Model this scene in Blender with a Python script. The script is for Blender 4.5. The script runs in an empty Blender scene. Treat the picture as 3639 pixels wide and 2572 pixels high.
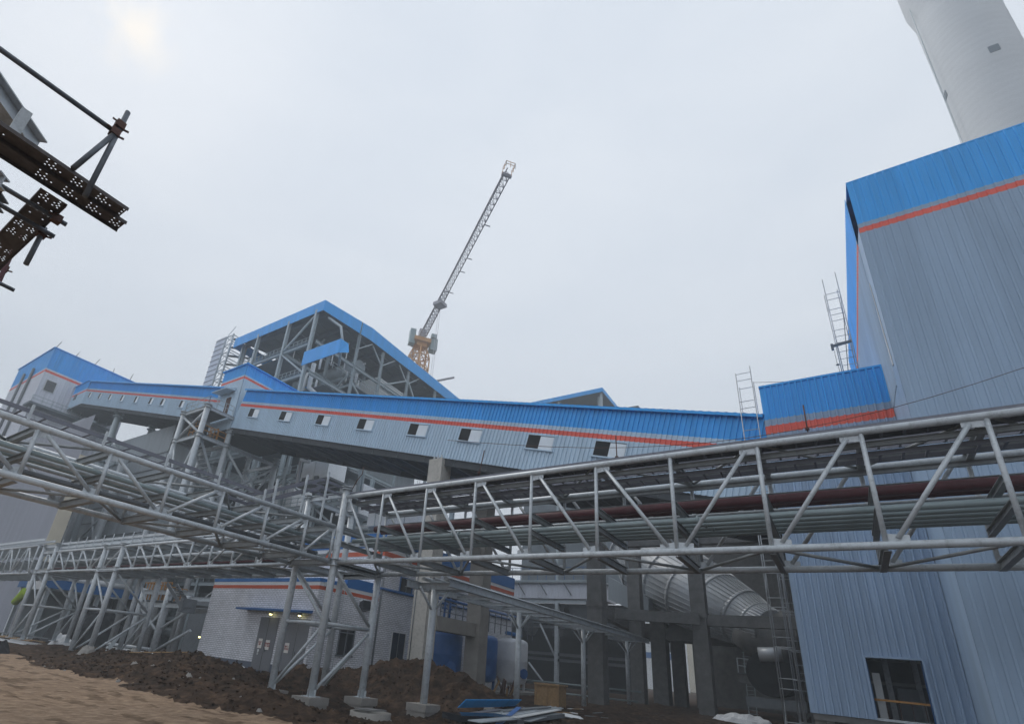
import bpy, bmesh, math, random
from mathutils import Vector as V, Matrix, noise
random.seed(7)
S = bpy.context.scene
C = S.collection
# ---------------------------------------------------------------- camera
cd = bpy.data.cameras.new('camera'); cam = bpy.data.objects.new('camera', cd); C.objects.link(cam)
R_ = V((0.81760033, 0.56832984, 0.09236282)); U_ = V((0.15660404, -0.37385816, 0.91416916)); D_ = V((-0.55408021, 0.73296061, 0.39466931))
m = Matrix.Identity(4)
for i in range(3):
    m[i][0] = R_[i]; m[i][1] = U_[i]; m[i][2] = -D_[i]
m[2][3] = 2.64
cam.matrix_world = m
cd.sensor_width = 36; cd.lens = 18.538; cd.shift_x = 0.06246; cd.shift_y = 0.07018
cd.clip_start = 0.1; cd.clip_end = 6000
S.camera = cam
# ---------------------------------------------------------------- sky
W = bpy.data.worlds.new('World'); S.world = W; W.use_nodes = True
nt = W.node_tree; N = nt.nodes; L = nt.links
bg = N['Background']; bg.inputs[1].default_value = 0.1
sky = N.new('ShaderNodeTexSky'); sky.sky_type = 'NISHITA'; sky.sun_disc = False
sky.sun_elevation = math.radians(48.3); sky.sun_rotation = math.radians(-83.8); sky.dust_density = 3
tc = N.new('ShaderNodeTexCoord')
mp = N.new('ShaderNodeMapping'); mp.inputs['Scale'].default_value = (1.0, 1.0, 2.6)
nz = N.new('ShaderNodeTexNoise'); nz.inputs['Scale'].default_value = 2.1; nz.inputs['Detail'].default_value = 7; nz.inputs['Roughness'].default_value = 0.55
nz.inputs['Distortion'].default_value = 0.4
cr = N.new('ShaderNodeValToRGB')
cr.color_ramp.elements[0].position = 0.25; cr.color_ramp.elements[0].color = (4.75, 5.2, 5.85, 1)
cr.color_ramp.elements[1].position = 0.72; cr.color_ramp.elements[1].color = (5.5, 5.85, 6.35, 1)
L.new(tc.outputs['Generated'], mp.inputs[0]); L.new(mp.outputs[0], nz.inputs['Vector']); L.new(nz.outputs['Fac'], cr.inputs[0])
# the sun's glow behind the cloud, where the sun stands
nrm = N.new('ShaderNodeVectorMath'); nrm.operation = 'DOT_PRODUCT'
nrm.inputs[1].default_value = V((-0.66, 0.07, 0.75)).normalized()
L.new(tc.outputs['Generated'], nrm.inputs[0])
mr = N.new('ShaderNodeMapRange'); mr.inputs[1].default_value = 0.9972; mr.inputs[2].default_value = 1.0; mr.interpolation_type = 'SMOOTHSTEP'
L.new(nrm.outputs['Value'], mr.inputs[0])
n2 = N.new('ShaderNodeTexNoise'); n2.inputs['Scale'].default_value = 14; n2.inputs['Detail'].default_value = 5
L.new(tc.outputs['Generated'], n2.inputs['Vector'])
n2r = N.new('ShaderNodeMapRange'); n2r.inputs[1].default_value = 0.42; n2r.inputs[2].default_value = 0.68
L.new(n2.outputs['Fac'], n2r.inputs[0])
mu = N.new('ShaderNodeMath'); mu.operation = 'MULTIPLY'; L.new(mr.outputs[0], mu.inputs[0]); L.new(n2r.outputs[0], mu.inputs[1])
mx = N.new('ShaderNodeMix'); mx.data_type = 'RGBA'; mx.inputs[0].default_value = 0.975
L.new(sky.outputs[0], mx.inputs[6]); L.new(cr.outputs[0], mx.inputs[7])
gl = N.new('ShaderNodeMix'); gl.data_type = 'RGBA'; gl.inputs[7].default_value = (7.6, 7.2, 6.7, 1)
L.new(mu.outputs[0], gl.inputs[0]); L.new(mx.outputs[2], gl.inputs[6]); L.new(gl.outputs[2], bg.inputs[0])
# ---------------------------------------------------------------- sun, exposure
sd = bpy.data.lights.new('sun', 'SUN'); sun = bpy.data.objects.new('sun', sd); C.objects.link(sun)
sd.energy = 0.9; sd.angle = math.radians(20); sd.color = (1, 0.96, 0.9)
sun.rotation_euler = V((-0.66, 0.07, 0.75)).to_track_quat('Z', 'Y').to_euler()
S.view_settings.view_transform = 'Standard'; S.view_settings.look = 'None'; S.view_settings.gamma = 1
S.view_settings.exposure = 0.76
S.cycles.use_denoising = True; S.cycles.max_bounces = 6; S.cycles.diffuse_bounces = 3; S.cycles.volume_bounces = 0
S.cycles.transparent_max_bounces = 8
# ================================================================ materials
MT = {}
def mat(name, col, rough=0.6, metal=0.0, var=0.12, scale=3.0, bump=0.0, bscale=20, emit=0, spec=0.4, streak=False):
    mm = bpy.data.materials.new(name); mm.use_nodes = True; t = mm.node_tree; n = t.nodes; l = t.links
    b = n['Principled BSDF']; b.inputs['Roughness'].default_value = rough; b.inputs['Metallic'].default_value = metal
    b.inputs['Specular IOR Level'].default_value = spec
    co = n.new('ShaderNodeTexCoord'); nz = n.new('ShaderNodeTexNoise'); nz.inputs['Scale'].default_value = scale; nz.inputs['Detail'].default_value = 6
    src = co.outputs['Object']
    if streak:
        ma = n.new('ShaderNodeMapping'); ma.inputs['Scale'].default_value = (3, 3, 0.25); l.new(src, ma.inputs[0]); src = ma.outputs[0]
    l.new(src, nz.inputs['Vector'])
    r = n.new('ShaderNodeValToRGB'); e = r.color_ramp.elements
    e[0].position = 0.3; e[1].position = 0.7
    nz.inputs['Roughness'].default_value = 0.62
    e[0].color = tuple(c * (1 - var) for c in col) + (1,); e[1].color = tuple(min(1, c * (1 + var)) for c in col) + (1,)
    l.new(nz.outputs['Fac'], r.inputs[0]); l.new(r.outputs[0], b.inputs['Base Color'])
    if streak or name in ('steel', 'concrete_pale', 'chimney_concrete'):
        out = r.outputs[0]
        if streak:      # each sheet of the cladding has faded a little differently; run-off stains
            sx = n.new('ShaderNodeSeparateXYZ'); l.new(co.outputs['Object'], sx.inputs[0])
            ad = n.new('ShaderNodeMath'); ad.operation = 'ADD'; l.new(sx.outputs[0], ad.inputs[0]); l.new(sx.outputs[1], ad.inputs[1])
            dv = n.new('ShaderNodeMath'); dv.operation = 'DIVIDE'; dv.inputs[1].default_value = 0.9; l.new(ad.outputs[0], dv.inputs[0])
            fl = n.new('ShaderNodeMath'); fl.operation = 'FLOOR'; l.new(dv.outputs[0], fl.inputs[0])
            wn = n.new('ShaderNodeTexWhiteNoise'); wn.noise_dimensions = '1D'; l.new(fl.outputs[0], wn.inputs['W'])
            fac, lo, hi = wn.outputs['Value'], 0.95, 1.04
        elif name == 'chimney_concrete':    # pour rings
            wv = n.new('ShaderNodeTexWave'); wv.bands_direction = 'Z'; wv.inputs['Scale'].default_value = 0.25; wv.inputs['Distortion'].default_value = 1.5; wv.inputs['Detail'].default_value = 4
            l.new(co.outputs['Object'], wv.inputs[0]); fac, lo, hi = wv.outputs['Fac'], 0.965, 1.01
        else:               # scuffs and primer showing
            n3 = n.new('ShaderNodeTexNoise'); n3.inputs['Scale'].default_value = 5.5; n3.inputs['Detail'].default_value = 9; n3.inputs['Roughness'].default_value = .75
            l.new(co.outputs['Object'], n3.inputs['Vector']); m3 = n.new('ShaderNodeMapRange'); m3.inputs[1].default_value = .36; m3.inputs[2].default_value = .5
            l.new(n3.outputs['Fac'], m3.inputs[0]); fac, lo, hi = m3.outputs[0], 0.72, 1.0
        mr_ = n.new('ShaderNodeMapRange'); mr_.inputs[3].default_value = lo; mr_.inputs[4].default_value = hi; l.new(fac, mr_.inputs[0])
        vm = n.new('ShaderNodeVectorMath'); vm.operation = 'SCALE'; l.new(out, vm.inputs[0]); l.new(mr_.outputs[0], vm.inputs['Scale']); l.new(vm.outputs[0], b.inputs['Base Color'])
        if streak:
            nb = n.new('ShaderNodeTexNoise'); nb.inputs['Scale'].default_value = 1.7; nb.inputs['Detail'].default_value = 3; l.new(co.outputs['Object'], nb.inputs['Vector'])
            bp = n.new('ShaderNodeBump'); bp.inputs['Strength'].default_value = 0.25; bp.inputs['Distance'].default_value = 0.03; l.new(nb.outputs['Fac'], bp.inputs['Height']); l.new(bp.outputs[0], b.inputs['Normal'])
    if bump:
        nb = n.new('ShaderNodeTexNoise'); nb.inputs['Scale'].default_value = bscale; nb.inputs['Detail'].default_value = 8
        l.new(co.outputs['Object'], nb.inputs['Vector'])
        bp = n.new('ShaderNodeBump'); bp.inputs['Strength'].default_value = bump; bp.inputs['Distance'].default_value = 0.05
        l.new(nb.outputs['Fac'], bp.inputs['Height']); l.new(bp.outputs[0], b.inputs['Normal'])
    if emit:
        b.inputs['Emission Color'].default_value = tuple(col) + (1,); b.inputs['Emission Strength'].default_value = emit
    MT[name] = mm; return mm
mat('steel', (0.50, 0.54, 0.57), 0.4, 0.1, 0.1, 2.2)
mat('steel_shaded', (0.27, 0.29, 0.30), 0.5, 0.0, 0.2, 3)  # same paint as steel, with the shade inside the racks coloured in
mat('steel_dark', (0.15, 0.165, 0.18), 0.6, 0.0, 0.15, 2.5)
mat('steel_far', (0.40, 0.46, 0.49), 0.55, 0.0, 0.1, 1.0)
mat('galv', (0.17, 0.175, 0.205), 0.5, 0.3, 0.12, 4)
mat('pipe_green', (0.27, 0.33, 0.345), 0.32, 0.1, 0.1, 2)
mat('pipe_red', (0.075, 0.018, 0.024), 0.6, 0, 0.2, 4)
mat('sheet_blue', (0.04, 0.38, 0.88), 0.45, 0, 0.1, 0.7, streak=True)
mat('sheet_grey', (0.50, 0.64, 0.77), 0.5, 0, 0.08, 0.7, streak=True)
mat('sheet_tower', (0.30, 0.41, 0.55), 0.5, 0, 0.08, 0.7, streak=True)
mat('sheet_red', (0.78, 0.13, 0.09), 0.5, 0, 0.1, 0.8)
mat('sheet_pale', (0.68, 0.70, 0.77), 0.5, 0, 0.06, 0.6, streak=True)
mat('sheet_annex_dim', (0.30, 0.41, 0.56), 0.5, 0, 0.12, 0.7, streak=True)  # the gallery's sheet darkened; shade low on the annex is put into the colour
mat('sheet_hall', (0.36, 0.375, 0.43), 0.6, 0, 0.06, 0.5, streak=True)
mat('sheet_dirty', (0.36, 0.40, 0.43), 0.6, 0, 0.12, 0.5, streak=True)
mat('flash_white', (0.6, 0.62, 0.62), 0.5, 0, 0.05, 1)
mat('white_paint', (0.80, 0.82, 0.84), 0.45, 0, 0.05, 1)
mat('blue_trim', (0.02, 0.10, 0.28), 0.5, 0, 0.1, 1)
mat('band_blue', (0.02, 0.13, 0.36), 0.6, 0, 0.06, 1)
mat('band_orange', (0.50, 0.10, 0.045), 0.6, 0, 0.08, 1)
mat('band_white', (0.62, 0.63, 0.64), 0.7, 0, 0.05, 1)
mat('tank_blue', (0.018, 0.10, 0.30), 0.4, 0, 0.15, 1.5)
mat('tank_white', (0.6, 0.62, 0.65), 0.5, 0, 0.08, 1.5)
mat('concrete', (0.27, 0.255, 0.235), 0.9, 0, 0.16, 1.3, 0.25, 14)
mat('concrete_pale', (0.47, 0.45, 0.41), 0.9, 0, 0.1, 1.1, 0.2, 10)
mat('concrete_dark', (0.17, 0.168, 0.165), 0.9, 0, 0.22, 1.5, 0.3, 12)
mat('chimney_concrete', (0.60, 0.62, 0.64), 0.9, 0, 0.05, 0.15, 0.1, 1)
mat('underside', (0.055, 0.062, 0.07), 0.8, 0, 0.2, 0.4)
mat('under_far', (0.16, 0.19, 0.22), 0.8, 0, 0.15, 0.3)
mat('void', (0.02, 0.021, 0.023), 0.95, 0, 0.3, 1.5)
mat('glass_dark', (0.02, 0.024, 0.03), 0.12, 0, 0.2, 1, spec=0.8)
mat('pane_pale', (0.72, 0.79, 0.86), 0.25, 0, 0.08, 1)
mat('door_grey', (0.17, 0.175, 0.19), 0.6, 0, 0.06, 1)
mat('alu', (0.46, 0.48, 0.50), 0.42, 0.3, 0.08, 2)
mat('orange', (0.42, 0.20, 0.05), 0.6, 0, 0.15, 2)
mat('crane_orange', (0.62, 0.33, 0.13), 0.6, 0, 0.1, 1)
mat('crane_grey', (0.40, 0.39, 0.43), 0.6, 0, 0.1, 1)
mat('crane_cab', (0.28, 0.36, 0.38), 0.5, 0, 0.1, 1)
mat('rust', (0.10, 0.055, 0.045), 0.85, 0, 0.3, 8)
mat('plank', (0.085, 0.075, 0.075), 0.6, 0.3, 0.3, 12)
mat('scaf_pole', (0.13, 0.145, 0.165), 0.5, 0.4, 0.3, 10)
mat('scaf_alu', (0.42, 0.44, 0.46), 0.4, 0.5, 0.15, 6)
mat('lime', (0.42, 0.62, 0.03), 0.6, 0, 0.1, 2)
mat('paper', (0.75, 0.72, 0.68), 0.8, 0, 0.04, 2)
mat('ink', (0.25, 0.03, 0.03), 0.8, 0, 0.04, 2)
mat('wood', (0.30, 0.19, 0.09), 0.8, 0, 0.25, 6)
mat('plastic_white', (0.66, 0.67, 0.68), 0.5, 0, 0.06, 4)
mat('plastic_blue', (0.03, 0.14, 0.42), 0.4, 0, 0.1, 4)
mat('rubber', (0.02, 0.02, 0.022), 0.8, 0, 0.2, 4)
mat('lamp', (1.0, 0.9, 0.35), 0.5, emit=3)
mat('cream', (0.66, 0.60, 0.48), 0.8, 0, 0.05, 0.4)
mat('skirt', (0.12, 0.14, 0.18), 0.9, 0, 0.1, 1)
def soil(name, a, b, c, sc, bump):
    mm = mat(name, b, 0.95, spec=0.1); t = mm.node_tree; n = t.nodes; l = t.links; bs = n['Principled BSDF']
    r = [x for x in n if x.type == 'VALTORGB'][0]; nz = [x for x in n if x.type == 'TEX_NOISE'][0]
    nz.inputs['Scale'].default_value = sc; nz.inputs['Detail'].default_value = 11; nz.inputs['Roughness'].default_value = 0.68
    e = r.color_ramp.elements; e[0].color = a + (1,); e[1].color = c + (1,); e[0].position = .33; e[1].position = .68; x = e.new(0.52); x.color = b + (1,)
    nb = n.new('ShaderNodeTexNoise'); nb.inputs['Scale'].default_value = 5; nb.inputs['Detail'].default_value = 12; nb.inputs['Roughness'].default_value = .75
    l.new(nz.inputs['Vector'].links[0].from_socket, nb.inputs['Vector'])
    bp = n.new('ShaderNodeBump'); bp.inputs['Strength'].default_value = bump; bp.inputs['Distance'].default_value = 0.12
    l.new(nb.outputs['Fac'], bp.inputs['Height']); l.new(bp.outputs[0], bs.inputs['Normal'])
soil('soil', (0.020, 0.013, 0.009), (0.060, 0.038, 0.025), (0.13, 0.082, 0.052), 1.6, 1.0)
soil('road_damp', (0.09, 0.058, 0.037), (0.165, 0.112, 0.072), (0.26, 0.18, 0.12), 3.0, 0.6)
soil('road_dirt', (0.17, 0.115, 0.075), (0.26, 0.182, 0.122), (0.35, 0.255, 0.175), 3.2, 0.4)
def brick():
    mm = mat('tile', (0.6, 0.61, 0.64), 0.6); t = mm.node_tree; n = t.nodes; l = t.links; b = n['Principled BSDF']
    uv = n.new('ShaderNodeUVMap'); br = n.new('ShaderNodeTexBrick')
    br.inputs['Color1'].default_value = (0.84, 0.85, 0.90, 1); br.inputs['Color2'].default_value = (0.74, 0.75, 0.80, 1); br.inputs['Mortar'].default_value = (0.36, 0.37, 0.40, 1)
    br.inputs['Scale'].default_value = 1; br.inputs['Brick Width'].default_value = 0.36; br.inputs['Row Height'].default_value = 0.13; br.inputs['Mortar Size'].default_value = 0.016
    l.new(uv.outputs[0], br.inputs['Vector'])
    nz = n.new('ShaderNodeTexNoise'); nz.inputs['Scale'].default_value = 0.9; nz.inputs['Detail'].default_value = 8; nz.inputs['Roughness'].default_value = .7; l.new(uv.outputs[0], nz.inputs['Vector'])
    mr_ = n.new('ShaderNodeMapRange'); mr_.inputs[1].default_value = .3; mr_.inputs[2].default_value = .62; mr_.inputs[3].default_value = .74; mr_.inputs[4].default_value = 1.0; l.new(nz.outputs['Fac'], mr_.inputs[0])
    vm = n.new('ShaderNodeVectorMath'); vm.operation = 'SCALE'; l.new(br.outputs['Color'], vm.inputs[0]); l.new(mr_.outputs[0], vm.inputs['Scale']); l.new(vm.outputs[0], b.inputs['Base Color'])
brick()
# ================================================================ mesh helpers
class M:
    def __init__(s): s.v = []; s.f = []; s.mi = []; s.sm = []; s.uv = None
    def face(s, idx, mi=0, sm=False): s.f.append(idx); s.mi.append(mi); s.sm.append(sm)
    def poly(s, pts, mi=0):
        b = len(s.v); s.v += [tuple(p) for p in pts]; s.face(list(range(b, b + len(pts))), mi); return s
    def hexa(s, p, mi=0):   # 8 points: bottom 4, top 4
        b = len(s.v); s.v += [tuple(q) for q in p]
        for q in ((0, 3, 2, 1), (4, 5, 6, 7), (0, 1, 5, 4), (1, 2, 6, 5), (2, 3, 7, 6), (3, 0, 4, 7)): s.face([b + i for i in q], mi)
        return s
    def box(s, a, b_, mi=0):
        x0, y0, z0 = a; x1, y1, z1 = b_
        if x0 > x1: x0, x1 = x1, x0
        if y0 > y1: y0, y1 = y1, y0
        if z0 > z1: z0, z1 = z1, z0
        return s.hexa([(x0, y0, z0), (x1, y0, z0), (x1, y1, z0), (x0, y1, z0), (x0, y0, z1), (x1, y0, z1), (x1, y1, z1), (x0, y1, z1)], mi)
    def beam(s, p, q, w=.1, h=.1, up=(0, 0, 1), mi=0):
        p = V(p); q = V(q); d = (q - p).normalized(); u = V(up)
        if abs(d.dot(u)) > .98: u = V((0, 1, 0))
        r = d.cross(u).normalized(); u = r.cross(d).normalized(); r *= w / 2; u *= h / 2
        return s.hexa([p - r - u, p + r - u, p + r + u, p - r + u, q - r - u, q + r - u, q + r + u, q - r + u], mi)
    def sec(s, p, q, prof, up=(0, 0, 1), mi=0):   # extrude a profile (list of (right, up))
        p = V(p); q = V(q); d = (q - p).normalized(); u = V(up)
        if abs(d.dot(u)) > .98: u = V((0, 1, 0))
        r = d.cross(u).normalized(); u = r.cross(d).normalized(); n = len(prof); b = len(s.v)
        for o in (p, q): s.v += [tuple(o + r * a + u * c) for a, c in prof]
        for i in range(n): j = (i + 1) % n; s.face([b + i, b + j, b + n + j, b + n + i], mi)
        s.face([b + i for i in reversed(range(n))], mi); s.face([b + n + i for i in range(n)], mi); return s
    def ibeam(s, p, q, w=.2, h=.3, t=.02, up=(0, 0, 1), mi=0):
        a = w / 2; c = h / 2; k = t
        return s.sec(p, q, [(-a, -c), (a, -c), (a, -c + k), (k / 2, -c + k), (k / 2, c - k), (a, c - k), (a, c), (-a, c), (-a, c - k), (-k / 2, c - k), (-k / 2, -c + k), (-a, -c + k)], up, mi)
    def chan(s, p, q, w=.1, h=.25, t=.015, up=(0, 0, 1), mi=0):
        c = h / 2
        return s.sec(p, q, [(0, -c), (w, -c), (w, -c + t), (t, -c + t), (t, c - t), (w, c - t), (w, c), (0, c)], up, mi)
    def tube(s, p, q, r=.05, n=10, r2=None, mi=0, cap=True):
        p = V(p); q = V(q); r2 = r if r2 is None else r2; d = (q - p).normalized()
        a = d.orthogonal().normalized(); c = d.cross(a); b = len(s.v)
        for o, rr in ((p, r), (q, r2)):
            for i in range(n):
                t = 2 * math.pi * i / n; s.v.append(tuple(o + (a * math.cos(t) + c * math.sin(t)) * rr))
        for i in range(n): j = (i + 1) % n; s.face([b + i, b + j, b + n + j, b + n + i], mi, True)
        if cap: s.face([b + i for i in reversed(range(n))], mi); s.face([b + n + i for i in range(n)], mi)
        return s
    def pipe(s, pts, r, n=10, mi=0, radii=None):
        pts = [V(p) for p in pts]; k = len(pts); b = len(s.v); a = None
        for i, p in enumerate(pts):
            d = ((pts[min(i + 1, k - 1)] - p).normalized() + (p - pts[max(i - 1, 0)]).normalized()).normalized()
            a = d.orthogonal().normalized() if a is None else (a - d * a.dot(d)).normalized()
            c = d.cross(a); rr = radii[i] if radii else r
            for j in range(n):
                t = 2 * math.pi * j / n; s.v.append(tuple(p + (a * math.cos(t) + c * math.sin(t)) * rr))
        for i in range(k - 1):
            for j in range(n):
                j2 = (j + 1) % n; s.face([b + i * n + j, b + i * n + j2, b + (i + 1) * n + j2, b + (i + 1) * n + j], mi, True)
        s.face([b + j for j in reversed(range(n))], mi); s.face([b + (k - 1) * n + j for j in range(n)], mi); return s
    def lathe(s, c, prof, n=24, mi=0):   # prof: (r, z)
        b = len(s.v); k = len(prof)
        for r, z in prof:
            for j in range(n):
                t = 2 * math.pi * j / n; s.v.append((c[0] + r * math.cos(t), c[1] + r * math.sin(t), c[2] + z))
        for i in range(k - 1):
            for j in range(n):
                j2 = (j + 1) % n; s.face([b + i * n + j, b + i * n + j2, b + (i + 1) * n + j2, b + (i + 1) * n + j], mi, True)
        return s
    def corr(s, o, u, length, up, bands, pitch=.3, depth=.04, nrm=(0, -1, 0), lean=0.0, mis=None):
        """ribbed sheet: o origin, u unit direction along the wall, up unit direction of the ribs, bands = [(h0, h1, mi)] measured along up, lean = how far ribs shear along u per unit height"""
        o = V(o); u = V(u); up = V(up); nn = V(nrm)
        cols = []; k = int(length / pitch + .5)
        pr = [(0, 0), (.64, 0), (.71, 1), (.93, 1)]
        for i in range(k):
            for a, dd in pr: cols.append((i * pitch + a * pitch, dd * depth))
        cols.append((k * pitch, 0))
        hs = [bands[0][0]] + [x[1] for x in bands]; b = len(s.v); nh = len(hs)
        for x, dd in cols:
            for h in hs: s.v.append(tuple(o + u * (x + lean * h) + up * h + nn * dd))
        for i in range(len(cols) - 1):
            for j in range(nh - 1):
                s.face([b + i * nh + j, b + (i + 1) * nh + j, b + (i + 1) * nh + j + 1, b + i * nh + j + 1], bands[j][2])
        return s
    def rail(s, pts, h=1.0, posts=1.2, r=.025, mid=True, toe=False):
        for a, b in zip(pts[:-1], pts[1:]):
            a = V(a); b = V(b); k = max(1, int((b - a).length / posts + .5))
            for i in range(k + 1):
                c = a.lerp(b, i / k); s.beam(c, c + V((0, 0, h)), r * 2, r * 2)
            for hh in ((h, h / 2) if mid else (h,)): s.beam(a + V((0, 0, hh)), b + V((0, 0, hh)), r * 2, r * 2)
            if toe: s.beam(a + V((0, 0, .06)), b + V((0, 0, .06)), .02, .12)
        return s
    def build(s, name, mats, parent=None, label=None, cat=None, group=None, kind=None):
        me = bpy.data.meshes.new(name); off = V(parent['_loc']) if parent is not None else V((0, 0, 0))
        me.from_pydata([tuple(V(p) - off) for p in s.v], [], s.f); me.update()
        ms = mats if isinstance(mats, (list, tuple)) else [mats]
        for x in ms: me.materials.append(MT[x])
        me.polygons.foreach_set('material_index', s.mi); me.polygons.foreach_set('use_smooth', s.sm)
        if 'tile' in ms:
            ul = me.uv_layers.new(name='UVMap')
            for pl in me.polygons:
                nx = abs(pl.normal.x) > abs(pl.normal.y)
                for li in pl.loop_indices:
                    co = s.v[me.loops[li].vertex_index]; ul.data[li].uv = ((co[1] if nx else co[0]), co[2])
        o = bpy.data.objects.new(name, me); C.objects.link(o)
        if parent is not None:
            if parent.type != 'EMPTY' and '_loc' in parent: pass
            o.parent = parent; o['_loc'] = tuple(off)
            if parent.type == 'MESH': me.transform(Matrix.Identity(4))
        else: o['_loc'] = (0.0, 0.0, 0.0)
        if label: o['label'] = label
        if cat: o['category'] = cat
        if group: o['group'] = group
        if kind: o['kind'] = kind
        return o
def thing(name, label, cat, loc=(0, 0, 0), group=None):
    o = bpy.data.objects.new(name, None); C.objects.link(o); o.location = loc; o['_loc'] = tuple(float(x) for x in loc)
    o['label'] = label; o['category'] = cat
    if group: o['group'] = group
    return o
def copy_tree(o, parent=None):
    c = o.copy(); C.objects.link(c); c.parent = parent
    for ch in list(o.children): copy_tree(ch, c)
    return c
# ================================================================ ground
G = 0.7
def smooth(a, b, x):
    t = max(0., min(1., (x - a) / (b - a))); return t * t * (3 - 2 * t)
def bump(x, y, cx, cy, rx, ry, h, ang=0):
    c = math.cos(ang); s = math.sin(ang); dx = x - cx; dy = y - cy
    u = (dx * c + dy * s) / rx; v = (-dx * s + dy * c) / ry; d = u * u + v * v
    return h * math.exp(-d * 1.2)
def road_edge(x):
    return 10.9 + 0.35 * math.sin(x * .45) + 0.25 * math.sin(x * 1.3 + 1) + max(0, (-24 - x)) * 0.10 + max(0, x + 12) * -0.2
def soilness(x, y):
    e = road_edge(x) + 0.5 * noise.noise(V((x * .9, y * .9, 3)))
    return smooth(e - .25, e + .35, y) if x < 2 else 1
def gz(x, y):
    z = G
    s = soilness(x, y)
    mz = 0
    if y > 9:
        mz += bump(x, y, -20.8, 24.4, 4.4, 2.1, 1.55)          # heap behind the trestle
        mz += bump(x, y, -16.6, 24.6, 3.0, 1.9, 1.0)
        mz += bump(x, y, -27, 16.9, 4.8, 3.0, 0.85)
        mz += bump(x, y, -34, 17.5, 5.5, 2.6, 0.55)
        mz += bump(x, y, -23, 13.8, 5.5, 1.7, 0.5)
        mz += bump(x, y, -17.2, 12.9, 3.5, 1.5, 0.45)
        mz += bump(x, y, -45, 18, 9, 2.5, 0.35)
        mz *= 1 + .25 * noise.noise(V((x * .6, y * .6, 0)))
    # dug ground round the plinths
    mz -= 1.15 * math.exp(-(((x + 17.6) / 2.6) ** 2 + ((y - 16.0) / 1.7) ** 2)) + .35 * math.exp(-(((x + 14.6) / 1.5) ** 2 + ((y - 16.2) / 1.6) ** 2))
    mz -= 0.75 * math.exp(-(((x + 16.2) / 2.8) ** 2 + ((y - 19.9) / 1.7) ** 2))
    if y > 9: mz += bump(x, y, -23.2, 20.8, 2.2, 1.5, .9)
    z += mz * s
    if y < 70:
        k = 0.10 if s > .5 else 0.012
        z += s * .19 * (noise.fractal(V((x * 1.5, y * 1.5, 1)), .85, 2.2, 6)) * (.45 + min(1, abs(mz) * 1.6)) + k * noise.noise(V((x * 6, y * 6, 5)))
        z += s * min(1, abs(mz) * 2) * .09 * abs(noise.noise(V((x * 4.2, y * 4.2, 9))))
    if s < .5 and -46 < x < -3: z -= .035 * rut(x, y) - .02 * noise.noise(V((x * 3, y * 3, 8)))
    z += .05 * noise.noise(V((x * .25, y * .25, 7)))
    return z
def axis(pts):
    out = []
    for a, b, st in pts:
        k = int(round((b - a) / st)); out += [a + (b - a) * i / k for i in range(k)]
    out.append(pts[-1][1]); return out
xs = axis([(-3000, -400, 325), (-400, -70, 30), (-70, -46, 1.2), (-46, -9, 0.14), (-9, 12, .6), (12, 120, 18), (120, 3000, 480)])
ys = axis([(-800, -20, 195), (-20, 3, 2.3), (3, 26, 0.14), (26, 60, .8), (60, 300, 20), (300, 4000, 370)])
def rut(x, y):
    e = road_edge(x); d = e - y + .3 * noise.noise(V((x * .35, 0, 4))); return max(math.exp(-((d - 1.5) / .22) ** 2), math.exp(-((d - 3.4) / .25) ** 2), .8 * math.exp(-((d - 5.2) / .3) ** 2))
def roadmat(x, y):
    if not (soilness(x, y) < .5 and -80 < x < -2 and y > -30): return 0
    q = noise.fractal(V((x * .55 + y * .2, y * 1.5, 11)), .9, 2.1, 5) + .33 * rut(x, y)
    return 2 if q > .36 else 1
def ground():
    me = M(); n = len(ys)
    for x in xs:
        for y in ys: me.v.append((x, y, gz(x, y)))
    for i in range(len(xs) - 1):
        for j in range(n - 1):
            cx = (xs[i] + xs[i + 1]) / 2; cy = (ys[j] + ys[j + 1]) / 2
            me.face([i * n + j, (i + 1) * n + j, (i + 1) * n + j + 1, i * n + j + 1], roadmat(cx, cy), True)
    o = me.build('ground', ['soil', 'road_dirt', 'road_damp'], kind='structure', label='churned brown soil with tan dirt road', cat='ground')
ground()
# clods on the heaps
def clods():
    me = M(); rr = random.Random(3)
    for k in range(6500):
        x = rr.uniform(-40, -10); y = rr.uniform(10.5, 25)
        s = soilness(x, y)
        if s < .3 or (gz(x, y) < .85 and rr.random() < .6): continue
        r = rr.uniform(.02, .10) * (1.5 if rr.random() < .08 else 1); z = gz(x, y) + r * .3; b = len(me.v)
        for a, c, d in ((1, 0, 0), (-1, 0, 0), (0, 1, 0), (0, -1, 0), (0, 0, 1), (0, 0, -1)):
            q = r * rr.uniform(.6, 1.2); me.v.append((x + a * q + rr.uniform(-.2, .2) * r, y + c * q, z + d * q * .7))
        for t in ((0, 2, 4), (2, 1, 4), (1, 3, 4), (3, 0, 4), (2, 0, 5), (1, 2, 5), (3, 1, 5), (0, 3, 5)): me.face([b + i for i in t])
    me.build('soil_clods', 'soil', kind='stuff', label='loose clods of dark soil strewn over the heaps', cat='soil')
clods()
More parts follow.
